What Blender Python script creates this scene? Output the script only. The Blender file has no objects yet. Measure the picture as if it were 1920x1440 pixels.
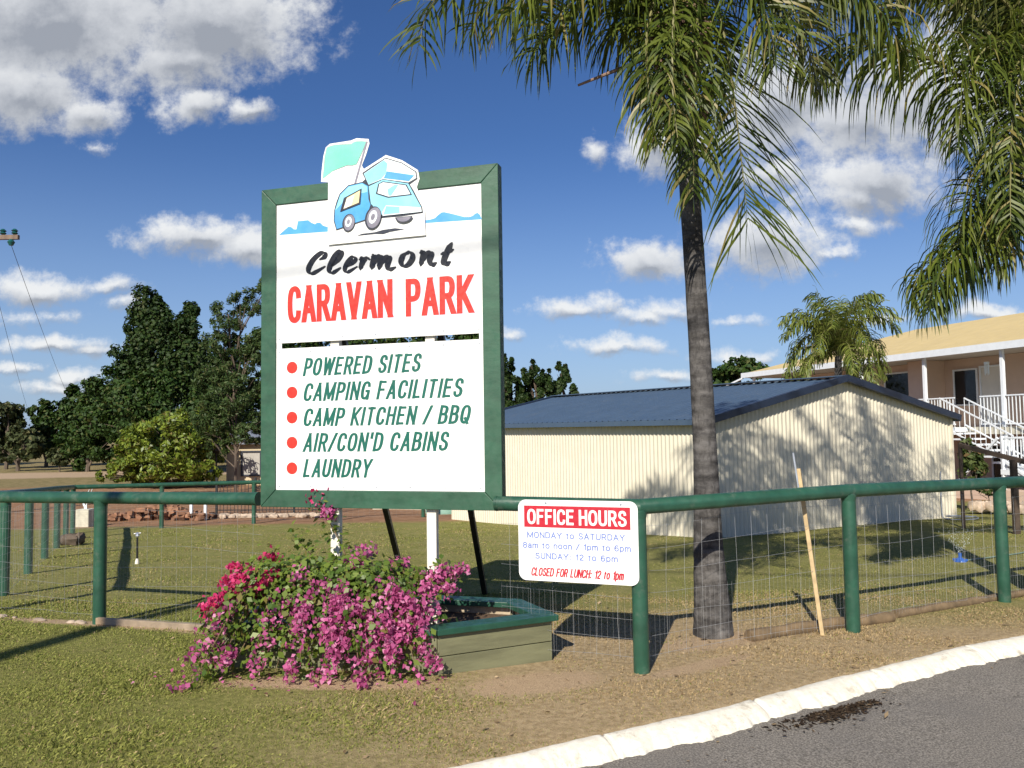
import bpy, bmesh, math, random
import numpy as np
from mathutils import Vector, Matrix
PI = math.pi; R = math.radians
sc = bpy.context.scene
C = sc.collection

# ------------------------------------------------------------------ camera
CAM_Z = 1.6
cd = bpy.data.cameras.new("camera"); cam = bpy.data.objects.new("camera", cd); C.objects.link(cam)
cd.sensor_width = 36.0; cd.lens = 36.0 * 1480 / 1920; cd.clip_end = 3000; cd.clip_start = 0.05
cam.matrix_world = Matrix.Translation((0, 0, CAM_Z)) @ Matrix.Rotation(R(93.21), 4, 'X') @ Matrix.Rotation(R(-0.831), 4, 'Z')
sc.camera = cam

# ------------------------------------------------------------------ light
SUN_AZ, SUN_EL = R(198), R(35)
SUNV = Vector((math.sin(SUN_AZ) * math.cos(SUN_EL), math.cos(SUN_AZ) * math.cos(SUN_EL), math.sin(SUN_EL)))
sd = bpy.data.lights.new("sun", 'SUN'); sd.energy = 4.6; sd.angle = R(0.53); sd.color = (1.0, 0.93, 0.80)
sun = bpy.data.objects.new("sun", sd); C.objects.link(sun)
sun.rotation_euler = (-SUNV).to_track_quat('-Z', 'Y').to_euler(); sun.location = (-8, -25, 20)
sc.view_settings.view_transform = 'Standard'; sc.view_settings.look = 'None'
sc.view_settings.exposure = 0.50; sc.view_settings.gamma = 1.0

# ------------------------------------------------------------------ sky with its clouds
# each cloud: direction (x/y, z/y) of its middle, half sizes, weight
CLOUDS = []
def _dir(px, py):            # bearing of a cloud as seen from the gate
    a = Vector(((px - 960) / 1480, -(py - 720) / 1480, -1.0))
    a = (Matrix.Rotation(R(93.21), 3, 'X') @ Matrix.Rotation(R(-0.831), 3, 'Z')) @ a
    return a.x / a.y, a.z / a.y
for px, py, ax, ay, w in (
    (90, 40, 330, 130, 1.15), (400, 50, 190, 95, 1.1), (40, 170, 140, 75, .95), (165, 205, 85, 34, .75), (330, 110, 150, 55, .8),
    (365, 193, 60, 36, .75), (462, 204, 42, 20, .65), (188, 270, 26, 11, .5),
    (370, 440, 112, 34, .85), (470, 455, 110, 34, .8),
    (75, 540, 110, 26, .8), (212, 535, 38, 14, .5), (225, 566, 24, 12, .4),
    (95, 643, 100, 15, .75), (160, 652, 70, 10, .5), (28, 687, 50, 10, .6), (140, 705, 52, 14, .7), (105, 725, 60, 14, .5), (60, 590, 60, 10, .3),
    (1122, 284, 22, 22, .42), (1212, 486, 84, 36, .85), (1075, 577, 68, 19, .7), (1200, 595, 70, 15, .6), (1260, 580, 70, 19, .6), (1155, 652, 74, 15, .6),
    (1370, 607, 38, 9, .5), (1250, 708, 52, 9, .4), (1440, 462, 122, 58, .95), (1572, 473, 42, 13, .6), (950, 633, 30, 10, .5),
    (1640, 340, 145, 58, .95), (1600, 365, 110, 36, .8), (1245, 275, 66, 52, .8), (1460, 200, 150, 95, .95), (1590, 230, 120, 75, .9),
    (1720, 190, 150, 120, .9), (1840, 140, 130, 140, .9), (1450, 320, 90, 38, .6), (1590, 415, 60, 16, .4), (1860, 585, 80, 14, .7), (1390, 668, 60, 10, .5), (1640, 600, 36, 9, .5)):
    u, v = _dir(px, py); CLOUDS.append((u, v, ax * 1.08 / 1480, ay * 1.12 / 1480, w))

world = bpy.data.worlds.new("World"); sc.world = world; world.use_nodes = True
def build_world():
    nt = world.node_tree; N = nt.nodes; L = nt.links; N.clear()
    def nd(t, **k):
        n = N.new(t)
        for a, b in k.items(): setattr(n, a, b)
        return n
    def mth(op, a, b=None, c=None, clamp=False):
        n = nd('ShaderNodeMath', operation=op); n.use_clamp = clamp
        for i, x in enumerate((a, b, c)):
            if x is None: continue
            if isinstance(x, (int, float)): n.inputs[i].default_value = x
            else: L.new(x, n.inputs[i])
        return n.outputs[0]
    sky = nd('ShaderNodeTexSky', sky_type='NISHITA'); sky.sun_disc = False; sky.sun_elevation = SUN_EL; sky.sun_rotation = SUN_AZ
    sky.air_density = 1.1; sky.dust_density = 0.9; sky.ozone_density = 4.0; sky.altitude = 300
    tc = nd('ShaderNodeTexCoord'); sp = nd('ShaderNodeSeparateXYZ'); L.new(tc.outputs['Generated'], sp.inputs[0])
    y = mth('MAXIMUM', sp.outputs['Y'], 0.04)
    u = mth('DIVIDE', sp.outputs['X'], y); v = mth('DIVIDE', sp.outputs['Z'], y)
    cb = nd('ShaderNodeCombineXYZ'); L.new(u, cb.inputs[0]); L.new(v, cb.inputs[1])
    # ragged edges: warp the bearings
    n1 = nd('ShaderNodeTexNoise'); n1.inputs['Scale'].default_value = 9; n1.inputs['Detail'].default_value = 8; n1.inputs['Roughness'].default_value = .6
    L.new(cb.outputs[0], n1.inputs['Vector'])
    n2 = nd('ShaderNodeTexNoise'); n2.inputs['Scale'].default_value = 26; n2.inputs['Detail'].default_value = 9; n2.inputs['Roughness'].default_value = .66
    L.new(cb.outputs[0], n2.inputs['Vector'])
    sub = nd('ShaderNodeVectorMath', operation='SUBTRACT'); L.new(n1.outputs['Color'], sub.inputs[0]); sub.inputs[1].default_value = (.5, .5, .5)
    scl = nd('ShaderNodeVectorMath', operation='MULTIPLY'); L.new(sub.outputs[0], scl.inputs[0]); scl.inputs[1].default_value = (.105, .050, 0)
    wp = nd('ShaderNodeVectorMath', operation='ADD'); L.new(cb.outputs[0], wp.inputs[0]); L.new(scl.outputs[0], wp.inputs[1])
    def pile(vec):
        acc = None
        for (cu, cv, a, b, w) in CLOUDS:
            s1 = nd('ShaderNodeVectorMath', operation='SUBTRACT'); L.new(vec, s1.inputs[0]); s1.inputs[1].default_value = (cu, cv, 0)
            s2 = nd('ShaderNodeVectorMath', operation='MULTIPLY'); L.new(s1.outputs[0], s2.inputs[0]); s2.inputs[1].default_value = (1 / a, 1 / b, 0)
            ln = nd('ShaderNodeVectorMath', operation='LENGTH'); L.new(s2.outputs[0], ln.inputs[0])
            d = mth('MULTIPLY_ADD', ln.outputs['Value'], -w, w)
            acc = d if acc is None else mth('SMOOTH_MAX', acc, d, .15)
        return acc
    acc = pile(wp.outputs[0])
    upv = nd('ShaderNodeVectorMath', operation='ADD'); L.new(wp.outputs[0], upv.inputs[0]); upv.inputs[1].default_value = (-.003, .0085, 0)
    acc_up = pile(upv.outputs[0])
    rag = mth('MULTIPLY_ADD', n2.outputs['Fac'], 2.0, -1.03)
    dens = mth('ADD', acc, rag)
    mr = nd('ShaderNodeMapRange', interpolation_type='SMOOTHSTEP'); L.new(dens, mr.inputs[0]); mr.inputs[1].default_value = -.32; mr.inputs[2].default_value = .52
    front = nd('ShaderNodeMapRange'); L.new(sp.outputs['Y'], front.inputs[0]); front.inputs[1].default_value = .05; front.inputs[2].default_value = .25
    mask = mth('MULTIPLY', mth('MULTIPLY', mr.outputs[0], front.outputs[0]), .93)
    # thick clouds are greyer: own structure of the cloud
    lit = mth('MULTIPLY_ADD', mth('SUBTRACT', acc, acc_up), 1.9, .50)                 # tops face the light, bases do not
    lit = mth('ADD', lit, mth('MULTIPLY_ADD', n2.outputs['Fac'], .8, -.40)); lit = mth('ADD', lit, mth('MULTIPLY_ADD', n1.outputs['Fac'], .9, -.45))
    n3 = nd('ShaderNodeTexNoise'); n3.inputs['Scale'].default_value = 5.5; n3.inputs['Detail'].default_value = 5; n3.inputs['Roughness'].default_value = .5; L.new(wp.outputs[0], n3.inputs['Vector'])
    lit = mth('ADD', lit, mth('MULTIPLY_ADD', n3.outputs['Fac'], 1.3, -.62))
    thick = nd('ShaderNodeMapRange', interpolation_type='SMOOTHSTEP'); L.new(acc, thick.inputs[0]); thick.inputs[1].default_value = .25; thick.inputs[2].default_value = 1.05
    lit = mth('MULTIPLY_ADD', thick.outputs[0], -.40, lit, clamp=True)
    rr = nd('ShaderNodeValToRGB'); e = rr.color_ramp.elements
    e[0].position = .0; e[0].color = (.35, .375, .42, 1)
    e[1].position = 1.0; e[1].color = (.86, .87, .87, 1)
    m = rr.color_ramp.elements.new(.5); m.color = (.64, .66, .69, 1)
    L.new(lit, rr.inputs[0])
    hs = nd('ShaderNodeHueSaturation'); hs.inputs['Saturation'].default_value = 1.12; L.new(sky.outputs[0], hs.inputs['Color'])
    b1 = nd('ShaderNodeBackground'); tn = nd('ShaderNodeMix', data_type='RGBA', blend_type='MULTIPLY'); tn.inputs[0].default_value = 1; L.new(hs.outputs[0], tn.inputs[6]); tn.inputs[7].default_value = (.84, .93, 1.20, 1); hz = nd('ShaderNodeMapRange', interpolation_type='SMOOTHSTEP'); L.new(sp.outputs['Z'], hz.inputs[0]); hz.inputs[1].default_value = -.02; hz.inputs[2].default_value = .36; hz.inputs[3].default_value = .55; hz.inputs[4].default_value = 0.
    hm = nd('ShaderNodeMix', data_type='RGBA'); L.new(hz.outputs[0], hm.inputs[0]); L.new(tn.outputs[2], hm.inputs[6]); hm.inputs[7].default_value = (5.2, 7.3, 10.6, 1); L.new(hm.outputs[2], b1.inputs[0]); b1.inputs[1].default_value = 0.057
    b2 = nd('ShaderNodeBackground'); L.new(rr.outputs[0], b2.inputs[0]); b2.inputs[1].default_value = .74
    mx = nd('ShaderNodeMixShader'); L.new(mask, mx.inputs[0]); L.new(b1.outputs[0], mx.inputs[1]); L.new(b2.outputs[0], mx.inputs[2])
    out = nd('ShaderNodeOutputWorld'); L.new(mx.outputs[0], out.inputs[0])
build_world()

# ------------------------------------------------------------------ helpers
def tag(o, label=None, cat=None, group=None, kind=None):
    if label: o['label'] = label
    if cat: o['category'] = cat
    if group: o['group'] = group
    if kind: o['kind'] = kind
    return o
def empty(name, loc=(0, 0, 0), rz=0.0):
    o = bpy.data.objects.new(name, None); C.objects.link(o); o.location = loc; o.rotation_euler = (0, 0, rz); o.empty_display_size = .2
    return o
def link_mesh(name, me, mat, parent=None, smooth=False):
    o = bpy.data.objects.new(name, me); C.objects.link(o)
    if mat: me.materials.append(mat)
    if parent: o.parent = parent
    if smooth: me.polygons.foreach_set('use_smooth', [True] * len(me.polygons))
    return o
def copy_tree(o, parent=None):
    c = o.copy(); C.objects.link(c); c.parent = parent
    for ch in [x for x in C.objects if x.parent == o]: copy_tree(ch, c)
    return c
def catmull(pts, n):
    P = [Vector(p) for p in pts]; P = [P[0] * 2 - P[1]] + P + [P[-1] * 2 - P[-2]]
    out = []; k = len(P) - 3
    for i in range(n):
        f = i / (n - 1) * k; j = min(int(f), k - 1); t = f - j
        a, b, c, d = P[j:j + 4]
        out.append(.5 * ((2 * b) + (c - a) * t + (2 * a - 5 * b + 4 * c - d) * t * t + (3 * b - a - 3 * c + d) * t ** 3))
    return out

class MB:
    def __init__(s): s.v = []; s.f = []
    def add(s, vs, fs):
        k = len(s.v); s.v += [tuple(v) for v in vs]; s.f += [tuple(i + k for i in f) for f in fs]; return s
    def box(s, c, size, rz=0.0, M=None):
        x, y, z = [q / 2 for q in size]
        vs = [Vector((a * x, b * y, d * z)) for d in (-1, 1) for b in (-1, 1) for a in (-1, 1)]
        m = M if M is not None else Matrix.Rotation(rz, 3, 'Z')
        vs = [m @ v + Vector(c) for v in vs]
        return s.add(vs, [(0, 2, 3, 1), (4, 5, 7, 6), (0, 1, 5, 4), (1, 3, 7, 5), (3, 2, 6, 7), (2, 0, 4, 6)])
    def bar(s, a, b, w, h, up=(0, 0, 1)):
        a, b = Vector(a), Vector(b); t = (b - a); L = t.length; t.normalize()
        u = Vector(up); side = t.cross(u)
        if side.length < 1e-4: side = t.cross(Vector((0, 1, 0)))
        side.normalize(); u = side.cross(t)
        M = Matrix((t, side, u)).transposed()
        return s.box((a + b) / 2, (L, w, h), M=M)
    def tube(s, pts, r, n=10, caps=True):
        pts = [Vector(p) for p in pts]; m = len(pts)
        rs = r if isinstance(r, (list, tuple)) else [r] * m
        prev = None; rings = []
        for i, p in enumerate(pts):
            t = (pts[min(i + 1, m - 1)] - pts[max(i - 1, 0)]).normalized()
            if prev is None:
                a = t.cross(Vector((0, 0, 1)));
                if a.length < .05: a = t.cross(Vector((0, 1, 0)))
            else: a = prev - t * prev.dot(t)
            a.normalize(); prev = a; b = t.cross(a)
            rings.append([p + (a * math.cos(2 * PI * k / n) + b * math.sin(2 * PI * k / n)) * rs[i] for k in range(n)])
        vs = [v for q in rings for v in q]
        fs = [(i * n + k, i * n + (k + 1) % n, (i + 1) * n + (k + 1) % n, (i + 1) * n + k) for i in range(m - 1) for k in range(n)]
        if caps: fs += [tuple(range(n - 1, -1, -1)), tuple((m - 1) * n + k for k in range(n))]
        return s.add(vs, fs)
    def prism(s, poly, y0, y1):           # polygon in local x,z, extruded along y
        n = len(poly); vs = [(p[0], y0, p[1]) for p in poly] + [(p[0], y1, p[1]) for p in poly]
        fs = [tuple(range(n)), tuple(range(2 * n - 1, n - 1, -1))] + [(i, i + n, (i + 1) % n + n, (i + 1) % n) for i in range(n)]
        return s.add(vs, fs)
    def build(s, name, mat, parent=None, smooth=False, bevel=0.0):
        me = bpy.data.meshes.new(name); me.from_pydata(s.v, [], s.f)
        bm = bmesh.new(); bm.from_mesh(me); bmesh.ops.recalc_face_normals(bm, faces=bm.faces); bm.to_mesh(me); bm.free()
        o = link_mesh(name, me, mat, parent)
        if smooth:
            me.polygons.foreach_set('use_smooth', [True] * len(me.polygons))
            try: me.set_sharp_from_angle(angle=R(40))
            except Exception: pass
        if bevel:
            b = o.modifiers.new('edge', 'BEVEL'); b.width = bevel; b.segments = 2; b.limit_method = 'ANGLE'
        return o
def np_mesh(name, V, F, mat, parent=None, smooth=False):
    """V (n,3), F (m,k) with constant k"""
    me = bpy.data.meshes.new(name); V = np.asarray(V, np.float32); F = np.asarray(F, np.int32)
    me.vertices.add(len(V)); me.vertices.foreach_set('co', V.ravel())
    k = F.shape[1]; me.loops.add(F.size); me.loops.foreach_set('vertex_index', F.ravel())
    me.polygons.add(len(F)); me.polygons.foreach_set('loop_start', np.arange(0, F.size, k, dtype=np.int32)); me.polygons.foreach_set('loop_total', np.full(len(F), k, np.int32))
    if smooth: me.polygons.foreach_set('use_smooth', np.ones(len(F), bool))
    me.update(calc_edges=True); me.validate()
    return link_mesh(name, me, mat, parent)

# ------------------------------------------------------------------ materials
def new_mat(name):
    m = bpy.data.materials.new(name); m.use_nodes = True
    nt = m.node_tree; nt.nodes.clear()
    out = nt.nodes.new('ShaderNodeOutputMaterial'); bs = nt.nodes.new('ShaderNodeBsdfPrincipled'); nt.links.new(bs.outputs[0], out.inputs[0])
    return m, nt, bs, out
def mix_rgb(nt, f, a, b, mode='MIX'):
    n = nt.nodes.new('ShaderNodeMix'); n.data_type = 'RGBA'; n.blend_type = mode
    for i, x in ((0, f), (6, a), (7, b)):
        if hasattr(x, 'is_linked') or hasattr(x, 'links'): nt.links.new(x, n.inputs[i])
        elif i == 0: n.inputs[0].default_value = x
        else: n.inputs[i].default_value = (*x, 1)
    return n.outputs[2]
def noise(nt, scale, detail=4, rough=.55, coord='Object', stretch=None):
    tc = nt.nodes.new('ShaderNodeTexCoord'); n = nt.nodes.new('ShaderNodeTexNoise')
    n.inputs['Scale'].default_value = scale; n.inputs['Detail'].default_value = detail; n.inputs['Roughness'].default_value = rough
    src = tc.outputs[coord]
    if stretch:
        mp = nt.nodes.new('ShaderNodeMapping'); mp.inputs['Scale'].default_value = stretch; nt.links.new(src, mp.inputs[0]); src = mp.outputs[0]
    nt.links.new(src, n.inputs['Vector']); return n.outputs['Fac']
def maprange(nt, x, a, b, c=0., d=1., smooth=True):
    n = nt.nodes.new('ShaderNodeMapRange')
    if smooth: n.interpolation_type = 'SMOOTHSTEP'
    nt.links.new(x, n.inputs[0])
    for i, q in enumerate((a, b, c, d)): n.inputs[i + 1].default_value = q
    return n.outputs[0]
def bump(nt, bs, h, strength=.3, dist=.01):
    b = nt.nodes.new('ShaderNodeBump'); b.inputs['Strength'].default_value = strength; b.inputs['Distance'].default_value = dist
    nt.links.new(h, b.inputs['Height']); nt.links.new(b.outputs[0], bs.inputs['Normal'])
def mat(name, col, rough=.6, var=.25, scale=6, metal=0., dirt=None, dirt_scale=2.5, dirt_amt=.35, bmp=0., bscale=40, spec=.5, stretch=None, coat=0.):
    m, nt, bs, out = new_mat(name)
    a = tuple(max(0, c * (1 - var)) for c in col); b = tuple(min(1, c * (1 + var)) for c in col)
    c = mix_rgb(nt, maprange(nt, noise(nt, scale, 6, .6, stretch=stretch), .3, .7), a, b)
    if dirt is not None:
        f = maprange(nt, noise(nt, dirt_scale, 8, .68), .52, .75, 0, dirt_amt); c = mix_rgb(nt, f, c, dirt)
    nt.links.new(c, bs.inputs['Base Color'])
    bs.inputs['Roughness'].default_value = rough; bs.inputs['Metallic'].default_value = metal
    bs.inputs['Specular IOR Level'].default_value = spec; bs.inputs['Coat Weight'].default_value = coat
    rn = maprange(nt, noise(nt, scale * 3, 4), .3, .7, max(0, rough - .1), min(1, rough + .12)); nt.links.new(rn, bs.inputs['Roughness'])
    if bmp: bump(nt, bs, noise(nt, bscale, 5, .6, stretch=stretch), bmp)
    return m
def leaf_mat(name, dark, light, third=None, trans=.3, rough=.5, spec=.4, third_amt=.12):
    m, nt, bs, out = new_mat(name)
    g = nt.nodes.new('ShaderNodeNewGeometry')
    rnd = g.outputs['Random Per Island']
    c = mix_rgb(nt, rnd, dark, light)
    if third is not None:
        w = nt.nodes.new('ShaderNodeTexWhiteNoise'); w.noise_dimensions = '1D'; nt.links.new(rnd, w.inputs['W'])
        c = mix_rgb(nt, maprange(nt, w.outputs['Value'], 1 - third_amt, 1 - third_amt * .6), c, third)
    nt.links.new(c, bs.inputs['Base Color']); bs.inputs['Roughness'].default_value = rough; bs.inputs['Specular IOR Level'].default_value = spec
    tr = nt.nodes.new('ShaderNodeBsdfTranslucent'); hs = nt.nodes.new('ShaderNodeHueSaturation'); hs.inputs['Value'].default_value = 1.3; hs.inputs['Hue'].default_value = .49
    nt.links.new(c, hs.inputs['Color']); nt.links.new(hs.outputs[0], tr.inputs[0])
    mx = nt.nodes.new('ShaderNodeMixShader'); mx.inputs[0].default_value = trans
    nt.links.new(bs.outputs[0], mx.inputs[1]); nt.links.new(tr.outputs[0], mx.inputs[2]); nt.links.new(mx.outputs[0], out.inputs[0])
    return m

M = {}
M['green_pipe'] = mat('green_pipe_paint', (.022, .080, .050), .40, .22, 5, dirt=(.13, .15, .12), dirt_scale=9, dirt_amt=.55, bmp=.10, bscale=50)
M['green_frame'] = mat('green_frame_paint', (.028, .088, .052), .5, .2, 7, dirt=(.055, .11, .075), dirt_scale=3, dirt_amt=.4, bmp=.12, bscale=30, stretch=(.4, 1, 1))
M['white_panel'] = mat('white_sign_panel', (.80, .80, .79), .35, .02, 3, dirt=(.62, .61, .57), dirt_scale=3, dirt_amt=.15)
M['white_post'] = mat('white_post_paint', (.72, .68, .60), .6, .06, 8, dirt=(.4, .34, .26), dirt_scale=5, dirt_amt=.3)
M['red_ink'] = mat('red_lettering', (.60, .034, .022), .4, .06, 12)
M['crimson'] = mat('crimson_lettering', (.46, .018, .035), .4, .06, 12)
M['black_ink'] = mat('black_lettering', (.012, .012, .016), .35, .1, 12)
M['green_ink'] = mat('green_lettering', (.010, .115, .085), .4, .08, 12)
M['blue_ink'] = mat('faded_blue_lettering', (.16, .22, .50), .45, .08, 12)
M['pale_ink'] = mat('pale_blue_grey_lettering', (.56, .60, .70), .4, .04, 8)
M['mint'] = mat('mint_flag_print', (.20, .72, .50), .4, .12, 2)
M['sky_ink'] = mat('pale_blue_print', (.26, .62, .80), .4, .1, 3)
M['mid_ink'] = mat('mid_blue_print', (.075, .33, .66), .4, .15, 3)
M['mount_ink'] = mat('mountain_blue_print', (.08, .33, .75), .4, .08, 5)
M['ice_ink'] = mat('ice_white_print', (.74, .83, .86), .4, .03, 4)
M['grey_ink'] = mat('grey_print', (.22, .21, .26), .4, .15, 12)
M['cream_ink'] = mat('cream_print', (.85, .68, .38), .4, .1, 8)
M['dark_ink'] = mat('dark_print', (.03, .035, .05), .4, .1, 8)
M['planter_green'] = mat('planter_green_paint', (.014, .066, .042), .42, .15, 7, dirt=(.09, .14, .10), dirt_scale=5, dirt_amt=.35, bmp=.08)
M['planter_board'] = mat('planter_board_stain', (.155, .155, .085), .7, .2, 5, dirt=(.23, .20, .125), dirt_scale=2.2, dirt_amt=.6, bmp=.2, bscale=25, stretch=(.2, 1, 3))
M['timber_in'] = mat('bare_planter_timber', (.42, .34, .24), .8, .2, 9, bmp=.15)
M['soil'] = mat('potting_soil', (.10, .062, .038), .95, .4, 30, bmp=.6, bscale=50)
M['wire'] = mat('galvanised_wire', (.40, .41, .42), .5, .08, 20, metal=.5)
M['black_metal'] = mat('black_steel', (.012, .012, .013), .5, .2, 12)
M['trunk'] = None
M['log'] = mat('weathered_log', (.16, .11, .06), .85, .3, 8, dirt=(.06, .045, .03), dirt_scale=5, dirt_amt=.6, bmp=.35, bscale=20)
M['stake'] = mat('pale_stake_timber', (.50, .37, .20), .75, .18, 10, dirt=(.30, .20, .10), dirt_scale=9, dirt_amt=.5, bmp=.15)
M['grey_timber'] = mat('weathered_grey_timber', (.27, .21, .15), .85, .25, 6, dirt=(.42, .27, .14), dirt_scale=3, dirt_amt=.7, bmp=.2)
M['grey_metal'] = mat('grey_galvanised_steel', (.30, .33, .38), .5, .12, 12, metal=.3)
M['pole_wood'] = mat('power_pole_timber', (.17, .12, .09), .85, .25, 8, bmp=.3, stretch=(1, 1, .1))
M['teal_glass'] = mat('teal_insulator_glaze', (.012, .085, .085), .2, .2, 10)
M['cable'] = mat('black_cable', (.03, .03, .032), .6, .1, 10)
M['cream_steel'] = mat('cream_wall_steel', (.63, .585, .475), .5, .035, 2.2, dirt=(.5, .42, .28), dirt_scale=1.2, dirt_amt=.18, spec=.35)
M['blue_roof'] = mat('blue_grey_roof_steel', (.055, .088, .14), .42, .06, 2, dirt=(.09, .11, .14), dirt_scale=1.5, dirt_amt=.3)
M['navy_trim'] = mat('navy_roof_trim', (.012, .02, .042), .4, .1, 4)
M['motel_roof'] = mat('yellow_roof_sheet', (.58, .45, .21), .55, .05, 2, dirt=(.45, .34, .16), dirt_scale=.7, dirt_amt=.25)
M['motel_wall'] = mat('pink_cream_render', (.56, .42, .33), .8, .05, 1.5, dirt=(.45, .33, .26), dirt_scale=1, dirt_amt=.2)
M['motel_white'] = mat('white_rail_paint', (.70, .74, .78), .5, .05, 6)
M['soffit'] = mat('soffit_board', (.42, .38, .34), .8, .05, 3)
M['dark_glass'] = mat('dark_window_glass', (.012, .013, .016), .08, .3, 2)
M['curtain'] = mat('pale_curtain', (.38, .36, .33), .8, .2, 14, stretch=(6, 6, .3))
M['door_white'] = mat('white_door', (.62, .60, .55), .6, .04, 3)
M['terracotta'] = mat('terracotta', (.36, .12, .06), .8, .25, 7)
M['brick'] = mat('brown_rubble', (.22, .11, .062), .85, .5, 4, bmp=.4)
M['pale_stone'] = mat('pale_garden_stone', (.42, .33, .25), .85, .3, 5, bmp=.4)
M['concrete'] = mat('pale_concrete', (.50, .47, .38), .85, .12, 8, dirt=(.25, .22, .17), dirt_scale=6, dirt_amt=.4, bmp=.2)
M['tank'] = mat('green_tank_plastic', (.16, .30, .24), .5, .08, 3)
M['cabin_wall'] = mat('cabin_cream_cladding', (.52, .43, .29), .8, .05, 2)
M['cabin_roof'] = mat('cabin_grey_roof', (.16, .18, .22), .6, .1, 2)
M['brown_timber'] = mat('dark_brown_timber', (.06, .042, .03), .8, .25, 8, bmp=.2)
M['blue_plastic'] = mat('blue_sprinkler_plastic', (.03, .10, .36), .4, .1, 10)
M['hose'] = mat('grey_green_hose', (.14, .20, .16), .5, .15, 10)
M['bark'] = mat('tree_bark', (.10, .075, .055), .9, .3, 6, bmp=.4, stretch=(1, 1, .2))
M['stem'] = mat('shrub_stem', (.14, .09, .05), .85, .25, 10)
M['chrome'] = mat('bright_fitting', (.6, .6, .6), .3, .05, 10, metal=.8)

# palm trunk: grey, ringed by old frond scars
def trunk_material():
    m, nt, bs, out = new_mat('palm_trunk_bark')
    c = mix_rgb(nt, maprange(nt, noise(nt, 5, 8, .7, stretch=(1, 1, 2.2)), .3, .7), (.034, .032, .032), (.145, .136, .13))
    wv = nt.nodes.new('ShaderNodeTexWave'); wv.bands_direction = 'Z'; wv.inputs['Scale'].default_value = 3.2; wv.inputs['Distortion'].default_value = 3.5; wv.inputs['Detail'].default_value = 3
    wv.inputs['Detail Scale'].default_value = 1.6
    tc = nt.nodes.new('ShaderNodeTexCoord'); nt.links.new(tc.outputs['Object'], wv.inputs['Vector'])
    c = mix_rgb(nt, maprange(nt, wv.outputs['Fac'], 0., .22, .14, 0), c, (.045, .04, .038))
    c = mix_rgb(nt, maprange(nt, noise(nt, 30, 7, .75, stretch=(1, 1, .3)), .48, .62, 0, .55), c, (.03, .028, .027))
    c = mix_rgb(nt, maprange(nt, noise(nt, 2.3, 8, .7), .55, .72, 0, .5), c, (.25, .235, .22))
    nt.links.new(c, bs.inputs['Base Color']); bs.inputs['Roughness'].default_value = .9; bs.inputs['Specular IOR Level'].default_value = .2
    ad = nt.nodes.new('ShaderNodeMath'); ad.operation = 'ADD'; nt.links.new(wv.outputs['Fac'], ad.inputs[0]); nt.links.new(noise(nt, 34, 7, .75, stretch=(1, 1, .35)), ad.inputs[1])
    bump(nt, bs, ad.outputs[0], .55, .014)
    return m
M['trunk'] = trunk_material()
M['palm_leaf'] = leaf_mat('palm_leaflet', (.030, .055, .009), (.130, .160, .022), (.25, .21, .07), .32, .42, .32, .09)
M['palm_leaf_dry'] = leaf_mat('olive_palm_leaflet', (.050, .066, .016), (.135, .14, .035), (.20, .17, .07), .25, .45, .40, .10)
M['palm_small'] = leaf_mat('young_palm_leaflet', (.075, .115, .018), (.21, .235, .05), (.22, .18, .08), .3, .45, .4, .08)
M['rachis'] = mat('palm_frond_stalk', (.17, .16, .06), .6, .25, 10)
M['stub'] = mat('dry_frond_stub', (.22, .14, .10), .8, .2, 10)
M['pine_leaf'] = leaf_mat('dark_pine_foliage', (.010, .028, .006), (.034, .062, .011), (.05, .062, .018), .12, .6, .25)
M['dark_leaf'] = leaf_mat('dark_green_foliage', (.012, .036, .006), (.045, .082, .014), (.07, .08, .02), .15, .6, .25)
M['feather_leaf'] = leaf_mat('soft_green_foliage', (.026, .058, .014), (.070, .108, .030), (.11, .12, .045), .22, .55, .3)
M['mango_leaf'] = leaf_mat('yellow_green_foliage', (.075, .125, .016), (.23, .29, .035), (.17, .14, .04), .25, .42, .4, .10)
M['gum_leaf'] = leaf_mat('olive_grey_foliage', (.032, .048, .018), (.085, .10, .038), (.13, .12, .05), .2, .6, .25)
M['bush_leaf'] = leaf_mat('bougainvillea_leaf', (.055, .11, .016), (.17, .23, .032), (.20, .17, .05), .3, .45, .4, .1)
M['bract'] = leaf_mat('pink_bract', (.34, .055, .17), (.62, .16, .36), (.70, .30, .48), .35, .6, .2, .2)
M['bract_red'] = leaf_mat('red_magenta_bract', (.44, .018, .075), (.62, .055, .20), (.70, .12, .26), .35, .6, .2, .2)
M['garden_leaf'] = leaf_mat('garden_shrub_leaf', (.04, .075, .02), (.11, .14, .04), (.15, .1, .04), .25, .5, .35)

# ------------------------------------------------------------------ terrain
def sstep(a, b, x):
    t = np.clip((x - a) / (b - a), 0, 1); return t * t * (3 - 2 * t)
KB = [(-3.2, 2.1), (-1.6, 3.12), (-.354, 3.80), (.358, 4.150), (1.26, 4.625), (2.149, 5.131), (3.146, 5.691), (3.791, 5.986), (5.2, 6.70), (7.6, 7.9), (12, 10.2)]   # back edge of the kerb
KX = np.array([k[0] for k in KB]); KY = np.array([k[1] for k in KB])
def kerb_side(X, Y):            # > 0 on the road side, metres
    return (np.interp(X, KX, KY, left=None) - Y) * .885
def ground_z(X, Y):
    X = np.asarray(X, float); Y = np.asarray(Y, float)
    s = .058 - .013 * sstep(1.5, 9, X)
    t = np.clip(Y - 6.6, 0, None)
    z = -s * np.where(t < 12, t, 12 + (1 - np.exp(-(t - 12) / 9)) * 9)
    z = z + .04 * np.sin(X * .23 + 1) * np.sin(Y * .17) * sstep(8, 20, Y)
    z = z + .012 * np.sin(X * 2.1 + .4) * np.sin(Y * 1.7 + 1.3) * sstep(.15, .8, -kerb_side(X, Y))
    ks = kerb_side(X, Y); z = z - .13 * sstep(-.02, .10, ks) * (Y < 12)
    return z
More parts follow.
